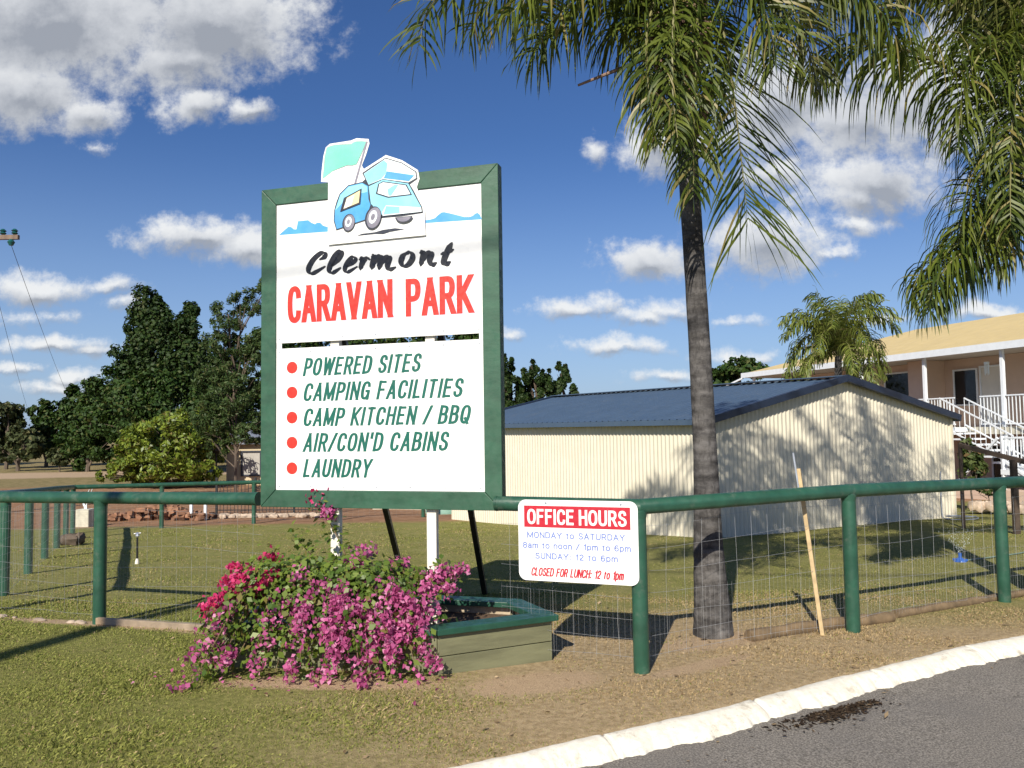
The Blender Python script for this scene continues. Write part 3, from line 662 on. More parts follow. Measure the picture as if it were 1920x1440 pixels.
# ------------------------------------------------------------------ pipe fences
RAIL_Z = 1.075; PR = .053
def fence(pts, posts, label, group='green pipe rail fences', wires=True, fine=False, gaps=(), rail_r=.052, back=.06, name='pipe_fence'):
    """pts: plan line of the rail; posts: plan points of the posts"""
    root = tag(empty(name, (posts[0][0], posts[0][1], gz(*posts[0]))), label, 'fence', group)
    o = Vector(root.location)
    for (x, y) in posts:
        z = gz(x, y); m = MB(); m.tube([(x, y, z - .15), (x, y, z + RAIL_Z - .02)], PR, 16); m.v = [tuple(Vector(v) - o) for v in m.v]; m.build('post', M['green_pipe'], root, smooth=True)
    m = MB()
    P = []
    for (x, y) in pts: P.append(Vector((x, y, gz(x, y) + RAIL_Z)))
    m.tube(P, rail_r, 16); 
    for (x, y) in posts:                              # weld collars over the posts
        z = gz(x, y) + RAIL_Z; m.tube([(x, y, z - .075), (x, y, z - .03)], [PR * 1.0, PR * 1.16], 16)
    for e, f in ((P[0], P[1]), (P[-1], P[-2])):      # welded end caps
        t = (e - f).normalized(); m.tube([e - t * .004, e + t * .012], rail_r * 1.06, 16)
    m.v = [tuple(Vector(v) - o) for v in m.v]; m.build('rail', M['green_pipe'], root, smooth=True)
    if wires:
        rng = random.Random(int(abs(pts[0][0]) * 100)); m = MB()
        for (a, b) in zip(pts[:-1], pts[1:]):
            a, b = Vector(a), Vector(b); d = b - a; ln = d.length; t = d / ln; nrm = Vector((-t.y, t.x));
            if nrm.y < 0: nrm = -nrm
            def pt(u, z):
                q = a + t * u + nrm * back; return (q.x, q.y, gz(q.x, q.y) + z + .018 * math.sin(u * 2.1 + z * 5))
            for z in (.06, .19, .33, .48, .64, .80, .95):
                k = max(3, int(ln / .25)); m.tube([pt(ln * i / k, z + rng.uniform(-.006, .006)) for i in range(k + 1)], .0011, 3, False)
            u = rng.uniform(.02, .12)
            while u < ln:
                m.tube([pt(u + rng.uniform(-.008, .008), z) for z in (.05, .3, .6, .96)], .0009, 3, False); u += .155
            if fine:
                u = 0.
                while u < ln:
                    m.tube([pt(u, .02), pt(u, .50)], .00035, 3, False); u += .04
        m.v = [tuple(Vector(v) - o) for v in m.v]; m.build('wire_mesh', M['wire'], root)
    return root
LP, CP, P2, P3 = (-3.565, 6.862), (.823, 5.271), (2.594, 6.161), (4.450, 7.28)
CL = (-4.95, 7.36)
fence([CL, (-2.03, 6.30)], [LP], 'green pipe fence whose rail ends at the left edge of the big sign', fine=True)
fence([(-.115, 5.612), CP, P2, P3, (6.3, 8.38), (8.2, 9.5), (10.2, 10.6)], [CP, P2, P3, (6.3, 8.38), (8.2, 9.5), (10.2, 10.6)], 'green pipe fence running beside the white kerb, carrying the office hours sign', fine=True)
LF = [CL] + [(-5.5 - .481 * (y - 8.6), y) for y in (8.6, 10.6, 12.6, 14.6, 16.6, 18.5)]
fence(LF, LF[:], 'green pipe fence of closely lined up posts along the left side of the lawn')
BF = [LF[-1], (-8.75, 19.75), (-6.82, 20.85), (-4.8, 21.8), (-2.6, 22.8), (-.4, 23.6)]
fence(BF, BF[1:], 'green pipe fence at the far end of the lawn before the rubble')

# ------------------------------------------------------------------ lettering helpers
GL = {   # letter skeletons: (width, strokes); a leading True marks a curved stroke
 'A': (.60, [[(0, 0), (.30, 1)], [(.30, 1), (.60, 0)], [(.10, .28), (.50, .28)]]),
 'B': (.55, [[(0, 0), (0, 1)], [True, (0, 1), (.28, 1), (.46, .93), (.50, .77), (.44, .60), (.28, .53), (0, .53)], [True, (0, .53), (.30, .53), (.50, .45), (.55, .27), (.50, .08), (.30, 0), (0, 0)]]),
 'C': (.56, [[True, (.56, .70), (.52, .90), (.40, .985), (.28, 1), (.12, .95), (.03, .78), (0, .5), (.03, .22), (.12, .05), (.28, 0), (.40, .015), (.52, .10), (.56, .30)]]),
 'D': (.57, [[(0, 0), (0, 1)], [True, (0, 1), (.26, 1), (.46, .93), (.55, .74), (.57, .5), (.55, .26), (.46, .07), (.26, 0), (0, 0)]]),
 'E': (.50, [[(0, 0), (0, 1)], [(0, 1), (.50, 1)], [(0, .53), (.44, .53)], [(0, 0), (.50, 0)]]),
 'F': (.48, [[(0, 0), (0, 1)], [(0, 1), (.48, 1)], [(0, .52), (.42, .52)]]),
 'G': (.58, [[True, (.56, .72), (.50, .92), (.40, .985), (.28, 1), (.12, .95), (.03, .78), (0, .5), (.03, .22), (.12, .05), (.28, 0), (.42, .03), (.52, .14), (.57, .28)], [(.34, .46), (.58, .46)], [(.57, .46), (.57, 0)]]),
 'H': (.56, [[(0, 0), (0, 1)], [(.56, 0), (.56, 1)], [(0, .53), (.56, .53)]]),
 'I': (.0, [[(0, 0), (0, 1)]]),
 'K': (.57, [[(0, 0), (0, 1)], [(.55, 1), (.0, .36)], [(.16, .56), (.57, 0)]]),
 'L': (.46, [[(0, 0), (0, 1)], [(0, 0), (.46, 0)]]),
 'M': (.76, [[(0, 0), (0, 1)], [(0, 1), (.38, .06)], [(.38, .06), (.76, 1)], [(.76, 1), (.76, 0)]]),
 'N': (.58, [[(0, 0), (0, 1)], [(0, 1), (.58, 0)], [(.58, 0), (.58, 1)]]),
 'O': (.60, [[True, (.30, 1), (.13, .95), (.03, .78), (0, .5), (.03, .22), (.13, .05), (.30, 0), (.47, .05), (.57, .22), (.60, .5), (.57, .78), (.47, .95), (.30, 1)]]),
 'P': (.53, [[(0, 0), (0, 1)], [True, (0, 1), (.30, 1), (.47, .94), (.53, .74), (.47, .53), (.30, .46), (0, .46)]]),
 'R': (.56, [[(0, 0), (0, 1)], [True, (0, 1), (.30, 1), (.47, .94), (.53, .75), (.47, .55), (.30, .48), (0, .48)], [(.30, .48), (.56, 0)]]),
 'S': (.55, [[True, (.52, .74), (.47, .93), (.36, .99), (.27, 1), (.11, .95), (.04, .77), (.10, .60), (.28, .51), (.46, .42), (.54, .25), (.48, .07), (.29, 0), (.16, .01), (.05, .09), (.0, .28)]]),
 'T': (.56, [[(0, 1), (.56, 1)], [(.28, 1), (.28, 0)]]),
 'U': (.56, [[True, (0, 1), (0, .66), (0, .35), (.04, .12), (.15, .02), (.28, 0), (.41, .02), (.52, .12), (.56, .35), (.56, .66), (.56, 1)]]),
 'V': (.60, [[(0, 1), (.30, 0)], [(.30, 0), (.60, 1)]]),
 'W': (.86, [[(0, 1), (.20, 0)], [(.20, 0), (.43, .95)], [(.43, .95), (.66, 0)], [(.66, 0), (.86, 1)]]),
 'Y': (.60, [[(0, 1), (.30, .44)], [(.60, 1), (.30, .44)], [(.30, .44), (.30, 0)]]),
 '/': (.40, [[(0, 0), (.40, 1)]]), "'": (.0, [[(0, 1), (0, .74)]]), ':': (.16, [[(.04, .02), (.04, .12)], [(.04, .56), (.04, .66)]]),
 '1': (.24, [[(.22, 0), (.22, 1)], [(.20, .90), (0, .74)]]),
 '2': (.52, [[True, (.02, .70), (.06, .90), (.16, .98), (.28, 1), (.42, .94), (.50, .76), (.44, .56), (.28, .38), (.12, .22), (.02, .02)], [(.02, 0), (.52, 0)]]),
 '6': (.52, [[True, (.47, .86), (.38, .98), (.26, 1), (.12, .92), (.03, .70), (0, .40), (.04, .14), (.14, .02), (.27, 0), (.44, .08), (.51, .30), (.45, .52), (.28, .60), (.12, .53), (.02, .36)]]),
 '8': (.52, [[True, (.26, 1), (.10, .95), (.04, .77), (.10, .60), (.26, .53), (.42, .60), (.48, .77), (.42, .95), (.26, 1)], [True, (.26, .53), (.08, .45), (0, .26), (.08, .06), (.26, 0), (.44, .06), (.52, .26), (.44, .45), (.26, .53)]]),
 'a': (.46, [[True, (.03, .53), (.10, .70), (.24, .74), (.38, .68), (.44, .52), (.44, .26), (.46, 0)], [True, (.44, .40), (.24, .40), (.06, .33), (0, .18), (.07, .04), (.20, 0), (.36, .08), (.44, .24)]]),
 'm': (.74, [[(0, 0), (0, .74)], [True, (0, .48), (.06, .66), (.20, .74), (.32, .68), (.37, .50), (.37, .25), (.37, 0)], [True, (.37, .48), (.43, .66), (.57, .74), (.69, .68), (.74, .50), (.74, .25), (.74, 0)]]),
 'n': (.44, [[(0, 0), (0, .74)], [True, (0, .46), (.07, .66), (.23, .74), (.37, .68), (.44, .50), (.44, .25), (.44, 0)]]),
 'o': (.50, [[True, (.25, .74), (.10, .69), (.02, .53), (0, .37), (.02, .21), (.10, .05), (.25, 0), (.40, .05), (.48, .21), (.50, .37), (.48, .53), (.40, .69), (.25, .74)]]),
 'p': (.48, [[(0, -.24), (0, .74)], [True, (0, .50), (.08, .68), (.24, .74), (.41, .66), (.48, .37), (.41, .08), (.24, 0), (.08, .06), (0, .24)]]),
 't': (.26, [[True, (.10, .96), (.10, .6), (.10, .20), (.13, .04), (.26, .0)], [(0, .72), (.26, .72)]]),
}
GL['Q'] = (.60, GL['O'][1] + [[(.32, .26), (.60, -.06)]])
def text_mesh(s, box, mt, parent, y, weight=.01, shear=0., name='lettering', gap=.30, brush=0., space=.34):
    """lettering in the x-z plane; centre lines fitted to box (x0, z0, x1, z1) with strokes of the given width"""
    x0, z0, x1, z1 = box; hw = weight / 2; tot = 0.; lay = []
    g = gap; first = True
    for ch in s:
        if ch == ' ': tot += space; continue
        if not first: tot += g
        lay.append((ch, tot)); tot += GL[ch][0]; first = False
    H = z1 - z0 - weight; sx = (x1 - x0 - weight - shear * H) / tot; m = MB(); k = 0
    for ch, ox in lay:
        for st in GL[ch][1]:
            curved = st[0] is True; pts = st[1:] if curved else st
            pts = [(x0 + hw + (ox + p[0]) * sx + shear * H * p[1], z0 + hw + p[1] * H) for p in pts]
            if curved: pts = [(p.x, p.z) for p in catmull([(p[0], 0, p[1]) for p in pts], 7 * (len(pts) - 1) + 1)]
            closed = curved and math.hypot(pts[0][0] - pts[-1][0], pts[0][1] - pts[-1][1]) < 1e-5
            n = len(pts); vs = []; yy = y - .00003 * (k % 9); k += 1
            for i, p in enumerate(pts):
                a = pts[i - 1] if i else (pts[-2] if closed else pts[0]); b = pts[i + 1] if i < n - 1 else (pts[1] if closed else pts[-1])
                tx, tz = b[0] - a[0], b[1] - a[1]; l = math.hypot(tx, tz); tx /= l; tz /= l
                w = hw * (1 - brush * .45 * abs(tx) + (brush * .25 * (1 - abs(2 * i / (n - 1) - 1))))
                ex = 0.
                if not closed and i in (0, n - 1): ex = (-1 if i == 0 else 1) * hw * (.6 if not curved else .1)
                flatcut = (not closed) and i in (0, n - 1) and abs(tz) > (.5 if not curved else .9) and min(abs(p[1] - z0 - hw), abs(p[1] - z1 + hw)) < 1e-4
                if flatcut:
                    zl = z0 if p[1] < (z0 + z1) / 2 else z1; px_ = p[0] + tx / tz * (zl - p[1])
                    vs += [(px_ - w / tz, yy, zl), (px_ + w / tz, yy, zl)]; continue
                for sg in (1, -1):
                    q = (p[0] - tz * w * sg + tx * ex, p[1] + tx * w * sg + tz * ex)
                    lo, hi = (z0, z1) if -.01 <= (p[1] - z0 - hw) / H <= 1.01 else (-9, 99)
                    vs.append((q[0], yy, min(hi, max(lo, q[1]))))
            m.add(vs, [(2 * i, 2 * i + 1, 2 * i + 3, 2 * i + 2) for i in range(n - 1)])
    return m.build(name, mt, parent)
def flat(poly, y, name, mt, parent):
    m = MB(); m.prism(poly, y, y + .0008); return m.build(name, mt, parent)
def ell(cx, cz, rx, rz, n=28, rot=0., a0=0, a1=2 * PI):
    c, s = math.cos(rot), math.sin(rot); full = abs(a1 - a0 - 2 * PI) < 1e-6; k = n if full else n + 1
    out = []
    for i in range(k):
        t = a0 + (a1 - a0) * i / n; x, z = rx * math.cos(t), rz * math.sin(t); out.append((cx + x * c - z * s, cz + x * s + z * c))
    return out

# ------------------------------------------------------------------ the big park sign
def build_sign():
    rz = math.atan2(-.28711, .9579)
    root = tag(empty('park_sign', (-1.96, 6.16, 0), rz), 'tall white caravan park sign in a green frame above the flower bed', 'sign')
    W, Z0, Z1, fw = 1.966, 1.02, 3.512, .132
    # mitred frame boards
    for poly in ([(0, Z0), (0, Z1), (fw, Z1 - fw), (fw, Z0 + fw)], [(W, Z0), (W - fw, Z0 + fw), (W - fw, Z1 - fw), (W, Z1)], [(.0015, Z1), (W - .0015, Z1), (W - fw - .0005, Z1 - fw), (fw + .0005, Z1 - fw)], [(.0015, Z0), (fw + .0005, Z0 + fw), (W - fw - .0005, Z0 + fw), (W - .0015, Z0)]):
        cx = sum(p[0] for p in poly) / 4; cz = sum(p[1] for p in poly) / 4
        poly = [(p[0] + (.0012 if p[0] < cx else -.0012), p[1] + (.0012 if p[1] < cz else -.0012)) for p in poly]
        MB().prism(poly, -.008, .085).build('frame_board', M['green_frame'], root, bevel=.004)
    xi0, xi1 = fw + .001, W - fw - .001; zi0, zi1 = Z0 + fw + .001, Z1 - fw - .001; g0, g1 = 2.243, 2.286
    up = MB().prism([(xi0, g1), (xi1, g1), (xi1, zi1), (xi0, zi1)], .004, .016).build('upper_panel', M['white_panel'], root)
    lo = MB().prism([(xi0, zi0), (xi1, zi0), (xi1, g0), (xi0, g0)], .004, .016).build('lower_panel', M['white_panel'], root)
    for a, b in ((xi0, xi0 + .045), (xi1 - .030, xi1)): MB().prism([(a, g0 + .001), (b, g0 + .001), (b, g1 - .001), (a, g1 - .001)], .006, .014).build('joining_strip', M['white_panel'], root)
    for x in (.625, 1.410):
        MB().box((x, .055, 1.55), (.075, .05, 3.4)).build('post', M['white_post'], root, bevel=.004)
    for (a, b) in (((.58, .10, 2.6), (.01, 2.65, -.13)), ((1.42, .10, 2.6), (1.0, 2.43, -.12))):
        MB().bar(a, b, .05, .05).build('brace', M['black_metal'], root)
    # screw heads round the panels
    for x in np.linspace(xi0 + .03, xi1 - .03, 7):
        for z, pn in ((zi0 + .025, lo), (g1 + .03, up), (g0 - .03, lo)): MB().tube([(x, .0045, z), (x, .0025, z)], .006, 8).build('screw', M['grey_metal'], pn)
    y = .0036
    # name of the town in a broad brush script
    strokes = [[(0.516, 2.92), (0.552, 2.936), (0.558, 2.963), (0.524, 2.968), (0.46, 2.924), (0.42, 2.865), (0.423, 2.826), (0.46, 2.817), (0.558, 2.86)],
        [(0.61, 2.856), (0.673, 2.908), (0.701, 2.952), (0.685, 2.969), (0.644, 2.936), (0.604, 2.867), (0.598, 2.824), (0.627, 2.808), (0.692, 2.84)],
        [(0.733, 2.842), (0.798, 2.873), (0.819, 2.9), (0.794, 2.916), (0.753, 2.881), (0.73, 2.832), (0.752, 2.804), (0.831, 2.838)],
        [(0.854, 2.894), (0.881, 2.902), (0.87, 2.857), (0.861, 2.817)], [(0.868, 2.842), (0.887, 2.876), (0.915, 2.9), (0.937, 2.888)],
        [(0.957, 2.907), (0.976, 2.91), (0.965, 2.86), (0.956, 2.815)], [(0.961, 2.835), (0.986, 2.884), (1.02, 2.907), (1.035, 2.893), (1.025, 2.851), (1.016, 2.808)],
        [(1.023, 2.831), (1.053, 2.879), (1.086, 2.897), (1.102, 2.885), (1.086, 2.831), (1.101, 2.798), (1.15, 2.811)],
        [(1.243, 2.914), (1.209, 2.887), (1.197, 2.848), (1.216, 2.816), (1.254, 2.824), (1.286, 2.861), (1.288, 2.896), (1.265, 2.916), (1.231, 2.905)],
        [(1.351, 2.906), (1.374, 2.911), (1.366, 2.86), (1.355, 2.811)], [(1.36, 2.831), (1.387, 2.878), (1.425, 2.903), (1.441, 2.889), (1.427, 2.841), (1.444, 2.807), (1.477, 2.82)],
        [(1.602, 2.958), (1.569, 2.904), (1.541, 2.842), (1.537, 2.812), (1.556, 2.804), (1.587, 2.819)], [(1.520, 2.883), (1.562, 2.892), (1.611, 2.908)]]
    m = MB(); nib = R(158)
    for si, st in enumerate(strokes):
        P = catmull([(a, 0, b) for a, b in st], 14 * (len(st) - 1)); n = len(P); vs = []; yy = y - .00012 * si
        for i, p in enumerate(P):
            t = P[min(i + 1, n - 1)] - P[max(i - 1, 0)]; a = math.atan2(t.z, t.x); f = i / (n - 1)
            end = min(1, .45 + 5 * min(f, 1 - f))
            wd = (.014 + .025 * abs(math.sin(a - nib)) ** 1.3) * end * (.85 if si in (2, 3, 4, 9, 12) else 1)
            nx, nz = -math.sin(a), math.cos(a)
            vs += [(p.x + nx * wd / 1.55, yy, p.z + nz * wd / 1.55), (p.x - nx * wd / 1.55, yy, p.z - nz * wd / 1.55)]
        m.add(vs, [(2 * i, 2 * i + 1, 2 * i + 3, 2 * i + 2) for i in range(n - 1)])
        for q in (0, n - 1): m.add([(x_, yy - .00004, z_) for x_, z_ in ell(P[q].x, P[q].z, .0085, .0085, 12)], [tuple(range(12))])
    m.build('lettering', M['black_ink'], up)
    for w_, bx in (('CARAVAN', (.231, 2.438, 1.126, 2.727)), ('PARK', (1.231, 2.436, 1.762, 2.718))): text_mesh(w_, (bx[0] + .016, bx[1] - .017, bx[2] + .016, bx[3] - .017), M['pale_ink'], up, y + .0002, weight=.044, gap=.36)
    text_mesh('CARAVAN', (.231, 2.438, 1.126, 2.727), M['red_ink'], up, y - .0006, weight=.044, gap=.36)
    text_mesh('PARK', (1.231, 2.436, 1.762, 2.718), M['red_ink'], up, y - .0006, weight=.044, gap=.36)
    for x0, x1, rows in ((.366, 0, (('POWERED SITES', 1.366, 2.022, 2.163), ('CAMPING FACILITIES', 1.692, 1.828, 1.970), ('CAMP KITCHEN / BBQ', 1.744, 1.636, 1.776), ("AIR/CON'D CABINS", 1.576, 1.442, 1.586), ('LAUNDRY', .957, 1.248, 1.388))),):
        for s, xe, z0, z1 in rows: text_mesh(s, (x0, z0, xe, z1), M['green_ink'], lo, y, weight=.0240, shear=.22, gap=.42, space=.55, brush=.5)
    for z in (2.093, 1.900, 1.707, 1.514, 1.318): flat(ell(.272, z, .047, .046), y - .0006, 'bullet_dot', M['red_ink'], lo)
    flat([(0.150, 3.14), (0.236, 3.199), (.262, 3.196), (.285, 3.176), (0.308, 3.172), (.316, 3.205), (0.322, 3.236), (0.413, 3.236), (.44, 3.214), (0.472, 3.199), (.49, 3.209), (0.518, 3.206), (.545, 3.18), (0.596, 3.163), (0.596, 3.13)], y, 'mountain_picture', M['mount_ink'], up)
    flat([(1.392, 3.124), (1.395, 3.146), (1.44, 3.149), (1.47, 3.155), (1.49, 3.172), (1.523, 3.193), (1.545, 3.193), (1.586, 3.181), (1.65, 3.160), (1.70, 3.143), (1.74, 3.139), (1.765, 3.145), (1.785, 3.160), (1.803, 3.164), (1.82, 3.150), (1.832, 3.122), (1.832, 3.113)], y, 'mountain_picture', M['mount_ink'], up)
    # cut-out board on the top edge: a plain camper van under a flag
    cut = [(0.593, 3.023), (0.597, 3.510), (0.536, 3.520), (0.540, 3.601), (.556, 3.72), (0.577, 3.786), (0.612, 3.810), (0.794, 3.814), (0.84, 3.826), (0.942, 3.808), (0.949, 3.773), (.92, 3.69), (0.884, 3.61), (0.901, 3.580), (1.085, 3.668), (1.216, 3.613), (1.345, 3.524), (1.358, 3.457), (1.335, 3.396), (1.375, 3.290), (1.395, 3.217), (1.398, 3.137), (1.402, 3.030)]
    c = MB().prism(cut, -.0135, -.0095).build('picture_board', M['white_panel'], root)
    yb = -.0142; k = [0]
    def art(poly, mt, nm='picture'):
        k[0] += 1; MB().prism(poly, yb - .0005 * k[0], yb - .0005 * k[0] + .0007).build(nm, M[mt], c)
    def grow(poly, d):
        cx = sum(p[0] for p in poly) / len(poly); cz = sum(p[1] for p in poly) / len(poly)
        return [(p[0] + (p[0] - cx) / max(.02, math.hypot(p[0] - cx, p[1] - cz)) * d, p[1] + (p[1] - cz) / max(.02, math.hypot(p[0] - cx, p[1] - cz)) * d) for p in poly]
    flag = [(0.589, 3.780), (.62, 3.789), (0.658, 3.793), (.73, 3.788), (0.794, 3.783), (.81, 3.793), (0.829, 3.799), (.88, 3.796), (0.922, 3.788), (.88, 3.70), (0.839, 3.625), (.80, 3.620), (0.76, 3.626), (.70, 3.612), (0.635, 3.594), (.59, 3.566), (0.553, 3.545), (0.565, 3.63), (.572, 3.71)]
    art(grow(flag, .005), 'grey_ink', 'flag_outline'); art(flag, 'mint', 'flag')
    art([(0.921, 3.792), (0.936, 3.787), (0.822, 3.43), (0.805, 3.43)], 'grey_ink', 'flag_pole')
    art([(0.843, 3.072), (0.882, 3.084), (0.994, 3.087), (1.06, 3.099), (1.158, 3.103), (1.234, 3.088), (1.115, 3.078), (1.06, 3.066), (0.994, 3.073)], 'dark_ink', 'ground_stroke')
    van = [(0.650, 3.287), (0.668, 3.345), (0.697, 3.410), (0.771, 3.469), (0.889, 3.482), (0.914, 3.50), (0.889, 3.550), (.985, 3.600), (1.085, 3.646), (1.216, 3.595), (1.334, 3.513), (1.342, 3.458), (1.280, 3.423), (1.312, 3.370), (1.335, 3.324), (1.378, 3.242), (1.384, 3.198), (1.20, 3.188), (1.061, 3.190), (0.922, 3.183), (0.815, 3.160), (0.668, 3.128), (0.645, 3.205)]
    art(van, 'dark_ink', 'van_outline')
    art([(0.657, 3.284), (0.703, 3.403), (0.774, 3.461), (0.889, 3.474), (0.937, 3.444), (0.941, 3.342), (0.957, 3.299), (0.919, 3.192), (0.815, 3.170), (0.673, 3.138), (0.653, 3.204)], 'mid_ink', 'van_body')
    art([(.66, 3.283), (.703, 3.399), (.774, 3.456), (.889, 3.468), (.93, 3.440), (.932, 3.40), (.80, 3.385), (.715, 3.33)], 'sky_ink', 'van_body')
    art([(0.903, 3.543), (1.085, 3.638), (1.216, 3.587), (1.326, 3.509), (1.333, 3.464), (1.269, 3.437), (1.062, 3.485), (0.943, 3.454), (0.925, 3.494)], 'ice_ink', 'roof_pod')
    art([(0.905, 3.541), (1.07, 3.627), (1.10, 3.60), (1.09, 3.53), (1.05, 3.488), (0.943, 3.456), (0.927, 3.494)], 'sky_ink', 'roof_pod')
    art([(1.095, 3.540), (1.318, 3.486), (1.275, 3.446), (1.068, 3.490)], 'mid_ink', 'roof_pod')
    art([(0.945, 3.440), (1.062, 3.479), (1.269, 3.428), (1.325, 3.324), (1.370, 3.242), (1.094, 3.262), (1.049, 3.212), (0.995, 3.270), (0.962, 3.307)], 'sky_ink', 'van_nose')
    art([(1.023, 3.452), (1.062, 3.467), (1.256, 3.422), (1.300, 3.338), (1.105, 3.336), (1.003, 3.376)], 'dark_ink', 'windscreen')
    art([(1.034, 3.448), (1.064, 3.459), (1.248, 3.416), (1.286, 3.347), (1.108, 3.346), (1.018, 3.381)], 'ice_ink', 'windscreen')
    art([(1.10, 3.40), (1.16, 3.432), (1.19, 3.425), (1.13, 3.35), (1.108, 3.352)], 'sky_ink', 'windscreen')
    art([(0.703, 3.267), (0.735, 3.372), (0.886, 3.431), (0.874, 3.312)], 'dark_ink', 'side_window')
    art([(0.732, 3.287), (0.762, 3.370), (0.872, 3.415), (0.862, 3.324)], 'cream_ink', 'side_window')
    art([(0.736, 3.290), (0.762, 3.362), (0.826, 3.388), (.80, 3.31)], 'ice_ink', 'side_window')
    art([(1.089, 3.281), (1.372, 3.238), (1.377, 3.205), (1.061, 3.203), (1.055, 3.229)], 'ice_ink', 'bumper')
    art([(1.09, 3.274), (1.20, 3.259), (1.20, 3.212), (1.066, 3.211)], 'sky_ink', 'bumper')
    for cx, cz, rx, rz_, rot in ((.776, 3.177, .052, .068, -.25), (.982, 3.195, .066, .088, -.3), (1.235, 3.180, .070, .046, .1)):
        if rz_ < .05: art(ell(cx, cz, rx, rz_, 20, 0, PI, 2 * PI), 'dark_ink', 'wheel'); art(ell(cx, cz - .004, rx * .8, rz_ * .72, 20, 0, PI, 2 * PI), 'grey_ink', 'wheel'); continue
        art(ell(cx, cz, rx, rz_, 28, rot), 'dark_ink', 'wheel'); art(ell(cx + .006, cz, rx * .86, rz_ * .9, 28, rot), 'grey_ink', 'wheel'); art(ell(cx, cz + .006, rx * .5, rz_ * .58, 24, rot), 'ice_ink', 'wheel'); art(ell(cx, cz + .006, rx * .26, rz_ * .3, 20, rot), 'grey_ink', 'wheel')
build_sign()

# ------------------------------------------------------------------ office hours sign on the fence
def build_office_sign():
    rz = math.atan2(-.3439, .939)
    root = tag(empty('office_hours_sign', (.03, 5.497, 0), rz), 'small white office hours board with red heading, fixed to the green rail', 'sign')
    x0, x1, z0, z1, r = 0., .832, .560, 1.108, .055
    poly = []
    for cx, cz, a in ((x1 - r, z1 - r, 0), (x0 + r, z1 - r, PI / 2), (x0 + r, z0 + r, PI), (x1 - r, z0 + r, 1.5 * PI)):
        poly += [(cx + r * math.cos(a + i * PI / 16), cz + r * math.sin(a + i * PI / 16)) for i in range(9)]
    b = MB().prism(poly, 0, .006).build('board', M['white_panel'], root)
    hd = flat([(.043, .922), (.782, .922), (.782, 1.068), (.043, 1.068)], -.0012, 'heading_band', M['crimson'], b)
    text_mesh('OFFICE HOURS', (.066, .942, .758, 1.046), M['white_panel'], hd, -.0022, weight=.0165, gap=.32)
    text_mesh('MONDAY to SATURDAY', (.063, .848, .743, .891), M['blue_ink'], b, -.001, weight=.0076, gap=.27, space=.5)
    text_mesh('8am to noon / 1pm to 6pm', (.031, .778, .782, .820), M['blue_ink'], b, -.001, weight=.0076, gap=.27, space=.5)
    text_mesh('SUNDAY: 12 to 6pm', (.119, .708, .693, .750), M['blue_ink'], b, -.001, weight=.0076, gap=.27, space=.5)
    text_mesh('CLOSED FOR LUNCH: 12 to 1pm', (.086, .592, .738, .650), M['crimson'], b, -.001, weight=.0090, shear=.2, gap=.30, space=.55)
    for x in (.2, .72):
        m = MB(); m.tube([(x, -.002, 1.086), (x, -.0005, 1.086)], .008, 8); m.build('bolt', M['grey_metal'], root)
    MB().box((.2, .02, 1.06), (.03, .028, .06)).build('bracket', M['grey_metal'], root)
build_office_sign()

# ------------------------------------------------------------------ timber planter
def build_planter():
    pl = [Vector((-2.02, 5.52)), Vector((-.51, 5.22)), Vector((.255, 5.57)), Vector((.02, 6.06)), Vector((-1.72, 6.55))]
    root = tag(empty('flower_planter', (-.51, 5.22, 0)), 'dark green timber planter box holding the bougainvillea', 'planter'); o = Vector((-.51, 5.22, 0))
    for i in range(5):
        a, b = pl[i], pl[(i + 1) % 5]; t = (b - a).normalized(); nrm = Vector((t.y, -t.x))
        for k, (z0, z1) in enumerate(((-.08, .118), (.124, .262))):
            m = MB(); p, q = a + t * (.004 + .0 * k), b - t * .004; c = (p + q) / 2 - nrm * .018; m.box((c.x - o.x, c.y - o.y, (z0 + z1) / 2), ((q - p).length, .036, z1 - z0), math.atan2(t.y, t.x)); m.build('side_board', M['planter_board'], root, bevel=.003)
    # capping boards, mitred
    n = 5; cen = sum(pl, Vector((0, 0))) / 5
    def offs(d):
        out = []
        for i in range(n):
            a, b, c = pl[i - 1], pl[i], pl[(i + 1) % n]; t1 = (b - a).normalized(); t2 = (c - b).normalized(); n1 = Vector((t1.y, -t1.x)); n2 = Vector((t2.y, -t2.x))
            bi = (n1 + n2).normalized(); out.append(b + bi * (d / max(.4, bi.dot(n1))))
        return out
    O, I = offs(.035), offs(-.115)
    for i in range(n):
        j = (i + 1) % n; q = [O[i], O[j], I[j], I[i]]; c = sum(q, Vector((0, 0))) / 4; q = [c + (p - c) * .997 for p in q]
        vs = [(p.x - o.x, p.y - o.y, z) for z in (.264, .304) for p in q]
        MB().add(vs, [(3, 2, 1, 0), (4, 5, 6, 7), (0, 1, 5, 4), (1, 2, 6, 5), (2, 3, 7, 6), (3, 0, 4, 7)]).build('capping_board', M['planter_green'], root, bevel=.004)
    inner = offs(-.04)
    for i in range(n):
        a, b = inner[i], inner[(i + 1) % n]; t = (b - a).normalized(); c = (a + b) / 2; m = MB(); m.box((c.x - o.x, c.y - o.y, .19), ((b - a).length - .06, .012, .14), math.atan2(t.y, t.x)); m.build('lining_board', M['timber_in'], root)
    vs = [(p.x - o.x, p.y - o.y, .20) for p in offs(-.05)]; m = MB(); m.add(vs + [(p[0], p[1], .0) for p in vs], [tuple(range(5)), (9, 8, 7, 6, 5)] + [(i, (i + 1) % 5, (i + 1) % 5 + 5, i + 5) for i in range(5)]); m.build('soil', M['soil'], root)
build_planter()

